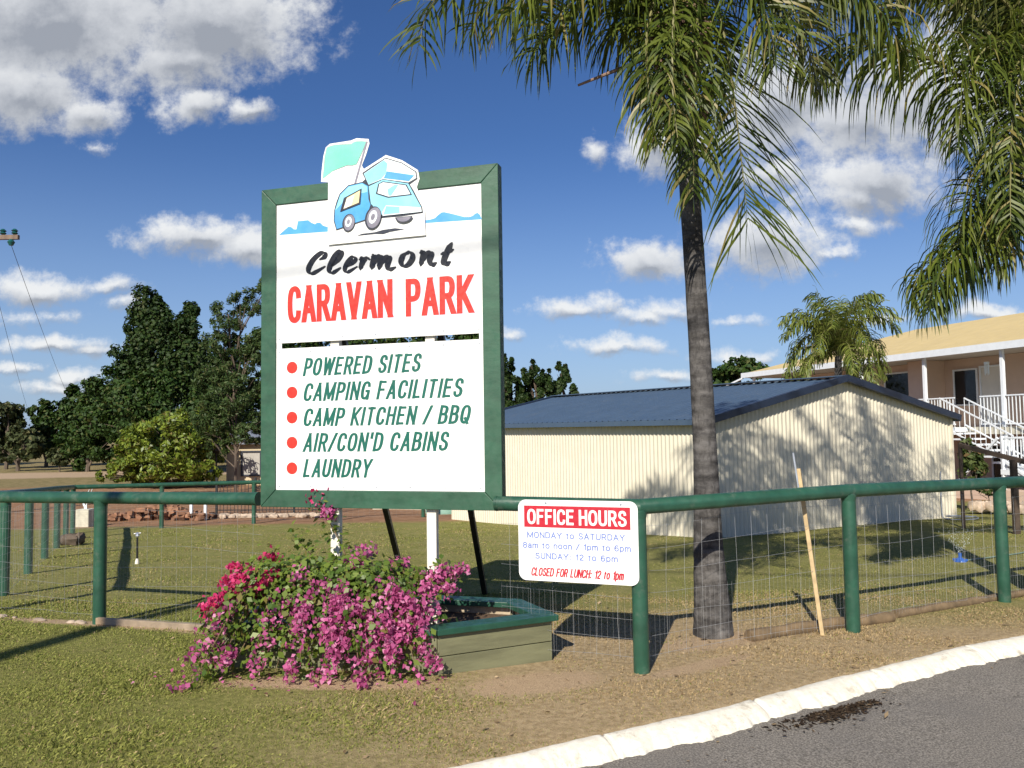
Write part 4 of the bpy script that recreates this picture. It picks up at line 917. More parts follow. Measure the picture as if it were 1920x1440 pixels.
# ------------------------------------------------------------------ foliage builders
def unit(a): return a / np.maximum(np.linalg.norm(a, axis=-1, keepdims=True), 1e-6)
def leaf_quads(P, Nrm, L, W, rg, fold=.25):
    """pointed four-cornered leaves at P, lying across Nrm"""
    n = len(P); a = unit(rg.normal(size=(n, 3))); T = unit(np.cross(Nrm, a)); S = np.cross(Nrm, T)
    L = L[:, None]; W = W[:, None]
    return np.stack([P - T * L * .5, P + S * W * .5 - T * L * .05 + Nrm * W * fold, P + T * L * .5, P - S * W * .5 - T * L * .05 + Nrm * W * fold], 1)
def quads_obj(name, V, mt, parent):
    n = len(V); return np_mesh(name, V.reshape(-1, 3), np.arange(n * 4).reshape(n, 4), mt, parent)
def cloud_points(blobs, n, rg, clumps=14, spread=.34, droop=0., shell=.5):
    """leaf positions in clumps that sit on and in ellipsoids (cx,cy,cz,rx,ry,rz)"""
    vol = np.array([b[3] * b[4] * b[5] for b in blobs]) ** (2 / 3); vol = vol / vol.sum(); P = []; Nn = []
    for b, f in zip(blobs, vol):
        k = max(60, int(n * f)); c = np.array(b[:3]); r = np.array(b[3:6])
        nc = max(6, int(clumps * (f * len(blobs)) ** .7)); d = unit(rg.normal(size=(nc, 3))); rad = shell + (1 - shell) * rg.uniform(0, 1, nc) ** .6; cc = d * rad[:, None]
        i = rg.integers(0, nc, k); size = rg.uniform(.6, 1.25, nc)
        off = unit(rg.normal(size=(k, 3))) * (rg.uniform(0, 1, k) ** .5)[:, None] * spread * size[i][:, None]
        q = cc[i] + off; P.append(c + q * r); Nn.append(unit(off * 1.1 + q * .5 + rg.normal(size=(k, 3)) * .45 + np.array([0, 0, .25 - droop])))
    return np.concatenate(P), np.concatenate(Nn)
def trunk_mesh(name, parent, base, tips, r0, mt):
    m = MB()
    for i, (pts, ra, rb) in enumerate(tips): n = len(pts); m.tube(pts, [ra + (rb - ra) * k / (n - 1) for k in range(n)], 7)
    return m.build(name, mt, parent, smooth=True)
def tree(name, label, x, y, blobs, n, leaf, mt, seed, group=None, cat='tree', trunk_r=.18, aspect=.6, clumps=16, spread=.34, shell=.5, z0=None, droop=0., bark='bark'):
    rg = np.random.default_rng(seed); z = gz(x, y) if z0 is None else z0
    root = tag(empty(name, (x, y, z)), label, cat, group)
    P, Nn = cloud_points(blobs, n, rg, clumps, spread, droop, shell); k = len(P)
    L = leaf * rg.uniform(.6, 1.35, k); quads_obj('crown', leaf_quads(P, Nn, L, L * aspect, rg), mt, root)
    limbs = [([(0, 0, -.2), (rg.uniform(-.1, .1), 0, .4 * blobs[0][2]), tuple(np.array(blobs[0][:3]) + np.array([0, 0, .3 * blobs[0][5]]))], trunk_r, trunk_r * .35)]
    for b in blobs:
        s_ = np.array([0, 0, max(.25, b[2] - b[5] * 1.2) * .8]); e = np.array(b[:3]); mid = (s_ + e) / 2 + rg.normal(size=3) * .1
        limbs.append(([tuple(s_), tuple(mid), tuple(e)], trunk_r * .55, trunk_r * .15))
        for _ in range(3):
            t = e + unit(rg.normal(size=3)) * np.array(b[3:6]) * .7; limbs.append(([tuple(mid), tuple((mid + t) / 2 + np.array([0, 0, .05])), tuple(t)], trunk_r * .25, trunk_r * .06))
    trunk_mesh('trunk', root, None, limbs, trunk_r, M[bark]); return root

# ------------------------------------------------------------------ bougainvillea
def build_bougainvillea():
    rg = np.random.default_rng(21); o = np.array([-1.25, 5.75, .2])
    root = tag(empty('bougainvillea', tuple(o)), 'bushy bougainvillea with pink and red bracts spilling over the planter', 'shrub')
    # arching canes from the middle of the box
    tips = []; canes = MB()
    ends = [(-1.64, 5.9, .84), (-1.46, 6.0, 1.04), (-1.78, 5.85, .70), (-1.28, 5.8, .70), (-1.05, 5.75, .72), (-.84, 5.7, .62), (-.62, 5.6, .60), (-.42, 5.6, .60), (-.43, 5.52, .46), (-.47, 5.55, .64), (-.50, 5.42, .30), (-.62, 5.22, .12), (-.78, 5.05, .04), (-.98, 5.05, .05), (-1.15, 5.1, .10),
            (-1.4, 5.15, .06), (-1.65, 5.2, .05), (-1.95, 5.35, .05), (-2.15, 5.55, .12), (-2.12, 5.75, .30), (-2.08, 5.8, .46), (-2.0, 5.8, .62), (-1.85, 5.7, .70), (-1.55, 5.55, .58), (-1.3, 5.4, .50), (-1.0, 5.35, .48), (-.75, 5.3, .42), (-1.75, 5.45, .36), (-1.5, 5.35, .30), (-1.2, 5.25, .28), (-.9, 5.2, .24), (-2.15, 5.62, .12), (-1.9, 5.5, .45), (-1.1, 5.55, .66), (-1.4, 5.65, .72), (-.68, 5.45, .55), (-.58, 5.3, .35), (-1.95, 5.15, .02), (-2.05, 5.05, .02), (-2.05, 5.2, .05), (-2.12, 5.35, .06), (-2.1, 5.32, .10), (-2.02, 5.5, .34), (-1.98, 5.22, .06)] + [(-.55 - 1.5 * t / 15, 5.16 + .02 * (t % 3) + .10 * (t / 15), (.10, .28, .18, .34)[t % 4]) for t in range(16)] + [(-.62 - 1.4 * t / 9, 5.12 + .1 * t / 9, .05) for t in range(10)] + [(-.7 - 1.3 * t / 9, 5.30 + .12 * t / 9, .46 + .05 * (t % 3)) for t in range(10)]
    paths = []
    for i, e in enumerate(ends):
        e = np.array(e); s_ = np.array([-1.25 + rg.normal() * .12, 5.85 + rg.normal() * .08, .2]); h = max(e[2], .45) * (1.05 + .12 * rg.uniform()) + (.10 if e[2] < .35 else 0)
        mid = s_ * .45 + e * .55; mid[2] = max(h, e[2] * .75) if e[2] < .6 else .2 + (e[2] - .2) * .62
        P = [np.array(p) for p in catmull([tuple(s_), tuple(mid), tuple(e)], 16)]; paths.append(P)
        canes.tube([tuple(p - o) for p in P], [.008 - .0055 * k / 15 for k in range(16)], 5)
    canes.build('stem', M['stem'], root)
    def around(n, lo, hi, rad, which=None, zmin=.0):
        ids = rg.integers(0, len(paths), n) if which is None else rg.choice(which, n)
        out = np.zeros((n, 3)); ax = np.zeros((n, 3))
        for j in range(n):
            P = paths[ids[j]]; t = rg.uniform(lo, hi) * 14.99; k = int(t); p = P[k] + (P[k + 1] - P[k]) * (t - k); ax[j] = p
            out[j] = p + unit(rg.normal(size=3)) * rad * rg.uniform(0, 1) ** .6
        out[:, 2] = np.maximum(out[:, 2], .01 + zmin); return out, ax
    cen = np.array([-1.25, 5.9, .35])
    P, ax = around(8200, .25, 1.0, .13)
    Nn = unit((P - ax) * 5 + unit(P - cen) * .7 + rg.normal(size=P.shape) * .5 + np.array([0, -.1, .35])); L = rg.uniform(.030, .066, len(P))
    quads_obj('foliage', leaf_quads(P - o, Nn, L, L * .68, rg, .12), M['bush_leaf'], root)
    def sprays(name, n, which, mt, per, sz=.034):
        V = []
        for j in range(n):
            P = paths[rg.choice(which)]; t0 = rg.uniform(.70, .98); k = int(per * rg.uniform(.35, 1.5)); ln_ = rg.uniform(.015, .075); wd = rg.uniform(.04, .095)
            t = np.clip(t0 + rg.normal(0, ln_, k) * .8, .35, 1.) * 14.999; i = t.astype(int); A = np.array(P); p = A[i] + (A[np.minimum(i + 1, 15)] - A[i]) * (t - i)[:, None]
            out = unit(p.mean(0) - cen); out[2] += .2; p = p + out * .075 + np.array([0, -.035, 0]); off = unit(rg.normal(size=(k, 3))) * (rg.uniform(.1, 1, k) ** .6 * wd)[:, None] * np.array([1.25, .8, .8])
            q = p + off; q[:, 2] = np.maximum(q[:, 2], .014); L = sz * rg.uniform(.65, 1.3, k); V.append(leaf_quads(q - o, unit(off * 14 + rg.normal(size=(k, 3)) * .6), L, L * .88, rg, .16))
        quads_obj(name, np.concatenate(V), mt, root)
    right = [i for i, e in enumerate(ends) if e[0] > -1.25]; low = [i for i, e in enumerate(ends) if e[2] < .36 and e[0] > -1.75]; mid_ = [i for i, e in enumerate(ends) if -1.7 < e[0] < -.9]
    redc = [i for i, e in enumerate(ends) if e[0] < -1.68 and e[2] > .28] + [0, 2]
    sprays('pink_bracts', 42, right, M['bract'], 50); sprays('pink_bracts', 26, low, M['bract'], 50); sprays('pink_bracts', 14, mid_, M['bract'], 45); sprays('pink_bracts', 3, [1, 1, 3], M['bract'], 40)
    sprays('pink_bracts', 11, [i for i, e in enumerate(ends) if e[0] < -1.8 and e[2] < .2], M['bract'], 40)
    sprays('red_bracts', 26, redc + [1, 2], M['bract_red'], 46)
    # fallen bracts on the grass
    k = 60; x = rg.uniform(-2.5, -.45, k); y = 5.28 - np.abs(rg.normal(0, .22, k)) + .12 * (x < -1.9); Pq = np.stack([x, y, ground_z(x, y) + .022], -1)
    Lq = rg.uniform(.02, .035, k); o2 = quads_obj('fallen_bracts', leaf_quads(Pq, unit(rg.normal(size=(k, 3)) * .4 + np.array([0, 0, 1.])), Lq, Lq * .8, rg), M['bract'], None)
    tag(o2, 'pink bracts fallen on the grass in front of the planter', 'petals', kind='stuff')
build_bougainvillea()

# ------------------------------------------------------------------ palms
def frond(parent, pts, length, n, seed, mt, o, width=.024, fall=.55, start=.10, plume=.7, tipshort=.45, sink=1.0, segs=5):
    """one feather frond: stalk along pts (world), leaflets arching down on both sides"""
    rg = np.random.default_rng(seed); m = 60; P = np.array([tuple(p) for p in catmull(pts, m)])
    seg = np.linalg.norm(np.diff(P, axis=0), axis=1); s_ = np.concatenate([[0], np.cumsum(seg)]); tot = s_[-1]
    rb = MB(); rb.tube([tuple(p - o) for p in P[::3]], [.020 * (1 - .86 * k / 19) for k in range(20)], 6)
    fr = rb.build('frond', M['rachis'], parent, smooth=True)
    t = np.linspace(start, .995, n); t = np.repeat(t, 2) + rg.normal(0, .003, 2 * n); t = np.clip(t, 0, .999); side = np.tile([1., -1.], n); k = 2 * n
    at = lambda A: np.stack([np.interp(t * tot, s_, A[:, j]) for j in range(3)], -1)
    Q = at(P); T = unit(np.gradient(P, axis=0)); T = unit(at(T)); up = np.array([0, 0, 1.])
    Sd = np.cross(T, up); ln = np.linalg.norm(Sd, axis=1, keepdims=True); ref = P[-1] - P[0]; ref = np.array([ref[1], -ref[0], 0]); ref = ref / max(1e-6, np.linalg.norm(ref)); Sd = np.where(ln < .25, ref, Sd / np.maximum(ln, 1e-6)); Sd = unit(Sd - T * (Sd * T).sum(1, keepdims=True))
    Nv = np.cross(Sd, T); ph = rg.normal(.12, plume, k)
    lat = Sd * (side * np.cos(ph))[:, None] + Nv * np.sin(ph)[:, None]
    fw = (.28 + .62 * t ** 1.6)[:, None] + rg.normal(0, .08, (k, 1)); D = unit(lat + T * fw)
    prof = np.minimum(1, .35 + 2.6 * t) * (1 - (1 - tipshort) * np.clip((t - .7) / .3, 0, 1) ** 1.5); L = length * prof * rg.uniform(.8, 1.12, k); hang = fall * rg.uniform(.55, 1.4, k)
    rows = []; p = Q.copy(); d = D.copy(); wv = [.55, 1, 1, .8, .5, 0.02]
    for q in range(segs + 1):
        w = unit(T - d * (T * d).sum(1, keepdims=True) + .12 * Nv); ww = (width * wv[q] * .5) * (.8 + .4 * (L / length))[:, None]
        rows.append(np.stack([p - w * ww, p + w * ww], 1))
        p = p + d * (L / segs)[:, None]; d = unit(d + np.array([0, 0, -1.]) * (hang * (.35 + .25 * q))[:, None] + rg.normal(0, .045, (k, 3)))
    V = np.stack(rows, 1)      # k, segs+1, 2, 3
    nv = (segs + 1) * 2; base = np.arange(k)[:, None] * nv; F = []
    for q in range(segs): F.append(np.stack([base[:, 0] + 2 * q, base[:, 0] + 2 * q + 1, base[:, 0] + 2 * q + 3, base[:, 0] + 2 * q + 2], -1))
    np_mesh('leaflets', V.reshape(-1, 3) - o, np.concatenate(F), mt, fr)
    return fr
def generic_frond(c, az, el, ln, droop):
    """stalk of an arching frond from crown centre c"""
    d = Vector((math.cos(az) * math.cos(el), math.sin(az) * math.cos(el), math.sin(el))); p = Vector(c); out = [p.copy()]
    for i in range(7):
        p = p + d * (ln / 7); out.append(p.copy()); d = (d + Vector((0, 0, -droop * (.5 + .22 * i)))).normalized()
    return [tuple(q) for q in out]
def palm_trunk(root, pts, radii, o):
    P = catmull(pts, 60); rs = np.interp(np.linspace(0, 1, 60), np.linspace(0, 1, len(radii)), radii); m = MB()
    vs = []; n = 20; rng = random.Random(4)
    for i, p in enumerate(P):
        for k in range(n):
            a = 2 * PI * k / n; r = rs[i] * (1 + .010 * math.sin(i * 1.9) + .022 * math.sin(3 * a + i * .3) + rng.uniform(-.012, .012)); vs.append((p.x + r * math.cos(a) - o.x, p.y + r * math.sin(a) - o.y, p.z - o.z))
    m.add(vs, [(i * n + k, i * n + (k + 1) % n, (i + 1) * n + (k + 1) % n, (i + 1) * n + k) for i in range(59) for k in range(n)])
    return m.build('trunk', M['trunk'], root, smooth=True)

def AT(px, py, Y):            # bearing measured from the gate plus a distance, for laying out the stalks
    u, v = _dir(px, py); return (u * Y, Y, CAM_Z + v * Y)
def build_palms():
    # tall palm just behind the fence
    o = Vector((1.50, 6.14, gz(1.5, 6.14))); oa = np.array(o)
    root = tag(empty('tall_palm', tuple(o)), 'tall palm behind the fence with grey trunk and drooping feathery fronds', 'palm tree')
    palm_trunk(root, [(1.515, 6.14, -.12), (1.505, 6.14, .25), (1.49, 6.12, .75), (1.48, 6.11, 1.4), (1.455, 6.1, 2.4), (1.41, 6.1, 3.6), (1.38, 6.1, 4.9)], [.166, .134, .108, .090, .082, .079, .072], o)
    m = MB(); c0 = Vector((1.38, 6.1, 4.45))
    for i in range(12):
        a = i * 2.4; s_ = c0 + Vector((math.cos(a) * .08, math.sin(a) * .08, -.55 + i * .085)); e = s_ + Vector((math.cos(a) * .16, math.sin(a) * .16, .42)); m.tube([tuple(s_ - o), tuple((s_ + e) / 2 + Vector((math.cos(a), math.sin(a), 0)) * .03 - o), tuple(e - o)], [.055, .05, .02], 7)
    m.build('frond_bases', M['stub'], root, smooth=True)
    A = AT
    F1 = [
        ([A(1282, 30, 6.1), A(1160, -115, 5.9), A(1000, -110, 5.7), A(870, -45, 5.55), A(805, 15, 5.45), A(786, 85, 5.4)], .46, 100, .30),
        ([A(1282, 50, 6.1), A(1215, -40, 5.9), A(1120, -25, 5.7), A(1040, 35, 5.6), A(1000, 100, 5.55)], .46, 100, .6),
        ([A(1290, 20, 6.2), A(1180, -90, 6.6), A(1040, -70, 6.9), A(930, -10, 7.1), A(880, 60, 7.2)], .5, 95, .5),
        ([A(1280, 40, 6.05), A(1245, -20, 5.75), A(1215, 50, 5.55), A(1215, 150, 5.5), A(1232, 270, 5.5)], .50, 95, .55),
        ([A(1288, 40, 6.0), A(1305, -30, 5.7), A(1308, 60, 5.5), A(1302, 190, 5.45), A(1300, 370, 5.5)], .48, 95, .55),
        ([A(1280, 40, 6.1), A(1225, 30, 6.3), A(1222, 130, 6.5), A(1245, 250, 6.5)], .45, 80, .5),
        ([A(1298, 40, 6.1), A(1335, -10, 5.9), A(1362, 90, 5.8), A(1382, 230, 5.75), A(1402, 410, 5.75)], .74, 62, .22),
        ([A(1298, 30, 6.1), A(1370, -70, 5.9), A(1450, -35, 5.7), A(1505, 60, 5.6), A(1530, 150, 5.6)], .44, 95, .5),
        ([A(1298, 30, 6.2), A(1400, -90, 6.7), A(1490, -50, 7.1), A(1545, 50, 7.3)], .48, 80, .5),
        ([A(1290, 60, 6.2), A(1330, 20, 6.5), A(1345, 110, 6.7), A(1340, 230, 6.7)], .45, 80, .5),
        ([A(1285, 20, 6.0), A(1225, -75, 5.6), A(1120, -75, 5.3), A(1010, -25, 5.1), A(955, 30, 5.0)], .44, 95, .7),
        ([A(1282, 30, 6.1), A(1240, -10, 5.9), A(1180, 20, 5.8), A(1150, 60, 5.75)], .5, 80, .7),
        ([A(1298, 40, 6.05), A(1340, -60, 5.7), A(1400, -40, 5.45), A(1440, 40, 5.35), A(1455, 120, 5.3)], .5, 90, .5),
        ([A(1290, 40, 6.0), A(1270, -20, 5.6), A(1262, 60, 5.4), A(1262, 180, 5.35), A(1272, 270, 5.3)], .42, 90, .6),
        ([A(1298, 20, 6.1), A(1420, -75, 6.0), A(1550, -50, 5.9), A(1650, 20, 5.8), A(1700, 110, 5.8)], .46, 95, .9)]
    for i, (p, L, n, fall) in enumerate(F1): frond(root, p, L * (1.12 if i == 6 else .86 if i in (3, 4, 5, 9, 13) else 1.22), int(n * (.92 if i != 6 else 1.0)), 100 + i, M['palm_leaf'] if i not in (7, 8) else M['palm_leaf_dry'], oa, fall=fall * (1.15 if i != 6 else 1), plume=.75 if i != 6 else .25, start=.16, width=.0165, tipshort=.55 if i != 6 else .95)
    c = (1.38, 6.1, 4.85)
    for i, (az, el, ln, dr) in enumerate(((200, 78, 3.3, .20), (260, 62, 3.2, .22), (20, 60, 3.2, .22), (330, 70, 3.2, .2), (90, 66, 3.3, .2), (140, 55, 3.1, .22), (60, 80, 3.4, .16), (300, 82, 3.4, .16), (110, 84, 3.8, .13), (180, 64, 3.6, .17), (0, 72, 3.8, .15), (45, 52, 3.4, .18))):
        frond(root, generic_frond(c, R(az), R(el), ln, dr), .55, 110, 140 + i, M['palm_leaf'], oa, fall=.6, width=.022)
    st = MB(); a, b = Vector(A(1165, 128, 5.7)), Vector(A(1084, 160, 5.65)); t0 = Vector(A(1270, 85, 6.0)); st.tube([tuple(t0 - o), tuple(a - o), tuple(b - o)], [.022, .014, .009], 7); st.build('dry_stalk', M['stub'], root)
    # second palm, its trunk just beyond the right of the gate view
    o = Vector((5.02, 7.35, gz(5.02, 7.35))); oa = np.array(o)
    root = tag(empty('tall_palm', tuple(o)), 'palm standing further along the fence, long fronds hanging in front of the yellow roof', 'palm tree')
    palm_trunk(root, [(5.02, 7.35, -.2), (5.01, 7.35, .3), (5.0, 7.33, 1.2), (4.99, 7.3, 2.4), (4.98, 7.25, 3.6), (4.98, 7.2, 4.6)], [.19, .155, .12, .10, .095, .08], o)
    F2 = [
        ([A(1990, 200, 7.2), A(1880, 195, 6.9), A(1760, 118, 6.7), A(1650, 85, 6.5), A(1575, 95, 6.4), A(1535, 140, 6.35)], .66, 130, 1.5),
        ([A(1990, 210, 7.2), A(1900, 250, 6.9), A(1850, 330, 6.8), A(1810, 400, 6.7), A(1795, 470, 6.7)], .55, 95, .7),
        ([A(1990, 160, 7.2), A(1900, 20, 7.0), A(1780, -70, 6.8), A(1640, -70, 6.5), A(1540, -5, 6.4)], .55, 110, .8),
        ([A(1990, 180, 7.2), A(1920, 90, 6.8), A(1850, 90, 6.6), A(1808, 170, 6.5), A(1795, 280, 6.5)], .50, 95, .6),
        ([A(1990, 210, 7.2), A(1930, 240, 7.5), A(1885, 330, 7.7), A(1862, 440, 7.8)], .50, 85, .7),
        ([A(1990, 180, 7.2), A(1940, 100, 6.6), A(1905, 180, 6.4), A(1895, 320, 6.35), A(1895, 430, 6.3)], .50, 90, .6),
        ([A(1990, 220, 7.2), A(1930, 340, 6.9), A(1850, 440, 6.75), A(1785, 490, 6.65), A(1748, 545, 6.6), A(1742, 590, 6.6)], .48, 130, .9),
        ([A(1990, 230, 7.3), A(1930, 370, 7.2), A(1860, 460, 7.1), A(1800, 500, 7.0), A(1765, 540, 6.95), A(1755, 580, 6.9)], .42, 130, .9),
        ([A(1990, 225, 7.2), A(1920, 330, 7.0), A(1840, 410, 6.9), A(1775, 470, 6.85), A(1722, 520, 6.8), A(1708, 565, 6.8)], .40, 110, .9),
        ([A(1990, 230, 7.2), A(1940, 360, 6.8), A(1905, 450, 6.7), A(1880, 500, 6.7)], .46, 80, .7),
        ([A(1990, 150, 7.2), A(1930, 0, 7.4), A(1850, -80, 7.6), A(1730, -40, 7.8), A(1660, 40, 7.9)], .55, 95, .7),
        ([A(1990, 200, 7.2), A(1960, 120, 6.9), A(1925, 100, 6.7), A(1880, 180, 6.6), A(1850, 330, 6.5)], .5, 90, .6)]
    for i, (p, L, n, fall) in enumerate(F2): frond(root, p, L * 1.22, int(n * .95), 200 + i, M['palm_leaf'] if i not in (2, 10) else M['palm_leaf_dry'], oa, fall=fall * 1.25, plume=.7 if i else .4, width=.0175)
    c = (4.98, 7.2, 4.6)
    for i, (az, el, ln, dr) in enumerate(((200, 76, 3.4, .2), (150, 68, 3.4, .2), (20, 60, 3.3, .22), (330, 50, 3.2, .24), (90, 66, 3.4, .2), (280, 60, 3.2, .22), (60, 82, 3.6, .15), (120, 80, 3.6, .16), (250, 80, 3.5, .16), (0, 35, 3., .25), (170, 58, 3.6, .18), (75, 74, 3.8, .14), (40, 66, 3.7, .16), (110, 62, 3.6, .17))):
        frond(root, generic_frond(c, R(az), R(el), ln, dr), .55, 110, 240 + i, M['palm_leaf'], oa, fall=.7, width=.022)
    # young palm between shed and motel
    b = Vector(AT(1572, 900, 24)); zg = gz(b.x, 24.0); o = Vector((b.x, 24.0, zg)); oa = np.array(o)
    root = tag(empty('young_palm', tuple(o)), 'bushy young palm showing above the shed roof in front of the motel', 'palm tree')
    c = Vector(AT(1572, 668, 24)); palm_trunk(root, [(o.x, 24, zg - .2), (o.x, 24, zg + 1.2), (c.x, 24, c.z)], [.17, .15, .10], o)
    for i in range(26):
        az = R(i * 137.5); el = R((80, 68, 56, 40, 20, 72)[i % 6]); frond(root, generic_frond(tuple(c), az, el, (2.5, 2.5, 2.4, 2.2, 2.0, 2.6)[i % 6], (.36, .42, .48, .55, .60, .40)[i % 6]), .50, 60, 300 + i, M['palm_small'], oa, width=.032, fall=1.3, segs=4, plume=.6)
build_palms()

# ------------------------------------------------------------------ trees and bushes of the background
def px_tree(name, label, Y, blobs_px, n, leaf, mt, seed, **k):
    """blobs given as bearings (px, py, half width, half height) at distance Y, turned into metres round the tree's foot"""
    s_ = Y / 1480; cs = [AT(a, b, Y) for a, b, c, d in blobs_px]; x = sum(c[0] for c in cs) / len(cs); z = gz(x, Y); rg = random.Random(seed); bl = []
    for c, (a, b, w, h) in zip(cs, blobs_px): bl.append((c[0] - x, rg.uniform(-.3, .3) * w * s_, c[2] - z, w * s_, w * s_ * .8, h * s_))
    return tree(name, label, x, Y, bl, n, leaf, mt, seed, **k)
def build_trees():
    G = 'dark trees beyond the lawn'
    px_tree('pine_tree', 'tallest dark pine left of the sign, rising to a knobbly top', 58, [(283, 690, 62, 60), (290, 625, 44, 46), (272, 576, 28, 38), (280, 600, 36, 40), (318, 610, 24, 30), (262, 640, 24, 26), (300, 580, 20, 22)], 17000, .29, M['pine_leaf'], 31, group=G, clumps=34, spread=.40, shell=.3)
    px_tree('pine_tree', 'narrow pointed dark pine close to the left of the sign', 57, [(356, 690, 44, 60), (354, 632, 30, 38), (353, 596, 20, 34)], 9000, .28, M['pine_leaf'], 32, group=G, clumps=28, spread=.40, shell=.3)
    px_tree('round_tree', 'broad dark round tree below the tall pine', 55, [(240, 770, 70, 70), (330, 770, 80, 80), (205, 730, 40, 40), (280, 730, 60, 40), (390, 800, 60, 80), (270, 830, 60, 50)], 20000, .29, M['dark_leaf'], 33, group=G, clumps=24)
    px_tree('round_tree', 'dark bushy tree stepping down to the left of the broad round tree', 60, [(170, 790, 50, 55), (140, 775, 28, 34), (195, 830, 45, 40), (155, 840, 40, 35)], 11000, .30, M['dark_leaf'], 34, group=G, clumps=20)
    px_tree('round_tree', 'small dark tree with ragged top, second from the left edge', 70, [(95, 815, 34, 38), (75, 772, 20, 22), (110, 800, 20, 26), (70, 830, 26, 26)], 7000, .31, M['dark_leaf'], 35, group=G)
    px_tree('gum_tree', 'olive grey gum tree at the far left of the park', 66, [(18, 800, 34, 36), (8, 772, 26, 24), (45, 830, 30, 26), (-20, 810, 30, 40)], 4500, .42, M['gum_leaf'], 36)
    px_tree('gum_tree', 'pale olive scrubby tree low in front of the dark trees', 62, [(50, 835, 30, 26), (20, 850, 26, 18)], 2200, .38, M['gum_leaf'], 37)
    px_tree('scrub_bush', 'low dark scrub bush standing on the dry grass', 60, [(106, 856, 17, 17), (120, 862, 12, 10)], 1200, .32, M['gum_leaf'], 38, cat='bush', trunk_r=.06)
    px_tree('feathery_tree', 'airy soft green tree with drooping fine foliage beside the sign', 36, [(430, 600, 34, 34), (462, 570, 30, 28), (408, 650, 34, 28), (480, 650, 30, 34), (400, 720, 36, 28), (470, 720, 36, 28), (430, 780, 44, 36), (490, 790, 30, 24), (500, 545, 26, 22), (390, 790, 34, 40), (395, 690, 26, 26), (440, 690, 34, 30), (450, 640, 30, 26), (430, 740, 46, 40), (475, 660, 26, 26), (465, 812, 40, 20), (405, 835, 24, 26)], 27000, .19, M['feather_leaf'], 39, aspect=.28, clumps=22, spread=.30, shell=.45, droop=.2, trunk_r=.075)
    px_tree('mango_tree', 'round yellow green leafy tree in sunshine beyond the left rail', 40, [(316, 832, 84, 60), (270, 860, 62, 42), (375, 848, 62, 50), (334, 793, 70, 38), (240, 880, 38, 28), (385, 872, 36, 34), (290, 880, 62, 30), (215, 890, 28, 20), (310, 870, 90, 44)], 21000, .24, M['mango_leaf'], 40, aspect=.42, clumps=24, spread=.24, shell=.72, droop=.25, trunk_r=.14)
    px_tree('pine_tree', 'dark pine just right of the sign with a blunt spire', 60, [(958, 730, 30, 50), (950, 690, 18, 26), (930, 720, 30, 60)], 7200, .30, M['pine_leaf'], 41, group=G, clumps=18, spread=.26)
    px_tree('pine_tree', 'middle dark pine of the row showing above the shed roof', 62, [(1005, 735, 34, 42), (995, 695, 16, 22), (1022, 705, 12, 18)], 6400, .30, M['pine_leaf'], 42, group=G, clumps=18, spread=.26)
    px_tree('pine_tree', 'last dark pine of the row above the shed roof, sloping off right', 64, [(1055, 740, 28, 38), (1052, 700, 13, 20), (1080, 748, 16, 18)], 5600, .30, M['pine_leaf'], 43, group=G, clumps=18, spread=.26)
    px_tree('round_tree', 'dark leafy tree peeping over the shed roof beside the motel', 55, [(1385, 705, 46, 28), (1400, 690, 34, 20), (1350, 715, 26, 20)], 3500, .36, M['dark_leaf'], 44, clumps=20)
    # more of the far tree line, hidden or half hidden from the gate
    for i, (px, w) in enumerate(((-140, 70), (150, 60), (230, 80), (330, 80), (420, 70), (480, 60), (530, 70), (600, 70), (670, 70), (740, 70), (800, 70), (860, 50))):
        px_tree('round_tree', 'dark tree of the far tree line, mostly hidden behind nearer things', 72, [(px, 790, w, 70), (px + 20, (680, 700, 770)[0 if px > 500 else 1 if px > 300 else 2], w * .8, (90, 80, 40)[0 if px > 500 else 1 if px > 300 else 2])], 5000, .5, M['dark_leaf'], 50 + i, group='hidden trees of the far tree line')
    px_tree('garden_shrub', 'leafy green shrub growing at the far corner of the shed', 19.2, [(1822, 868, 22, 32), (1810, 830, 10, 20), (1835, 885, 16, 18)], 900, .16, M['garden_leaf'], 61, cat='shrub', trunk_r=.03)
    px_tree('garden_shrub', 'low garden shrub among the stones below the motel', 21, [(1850, 915, 16, 14)], 400, .14, M['garden_leaf'], 62, cat='shrub', trunk_r=.02)
build_trees()

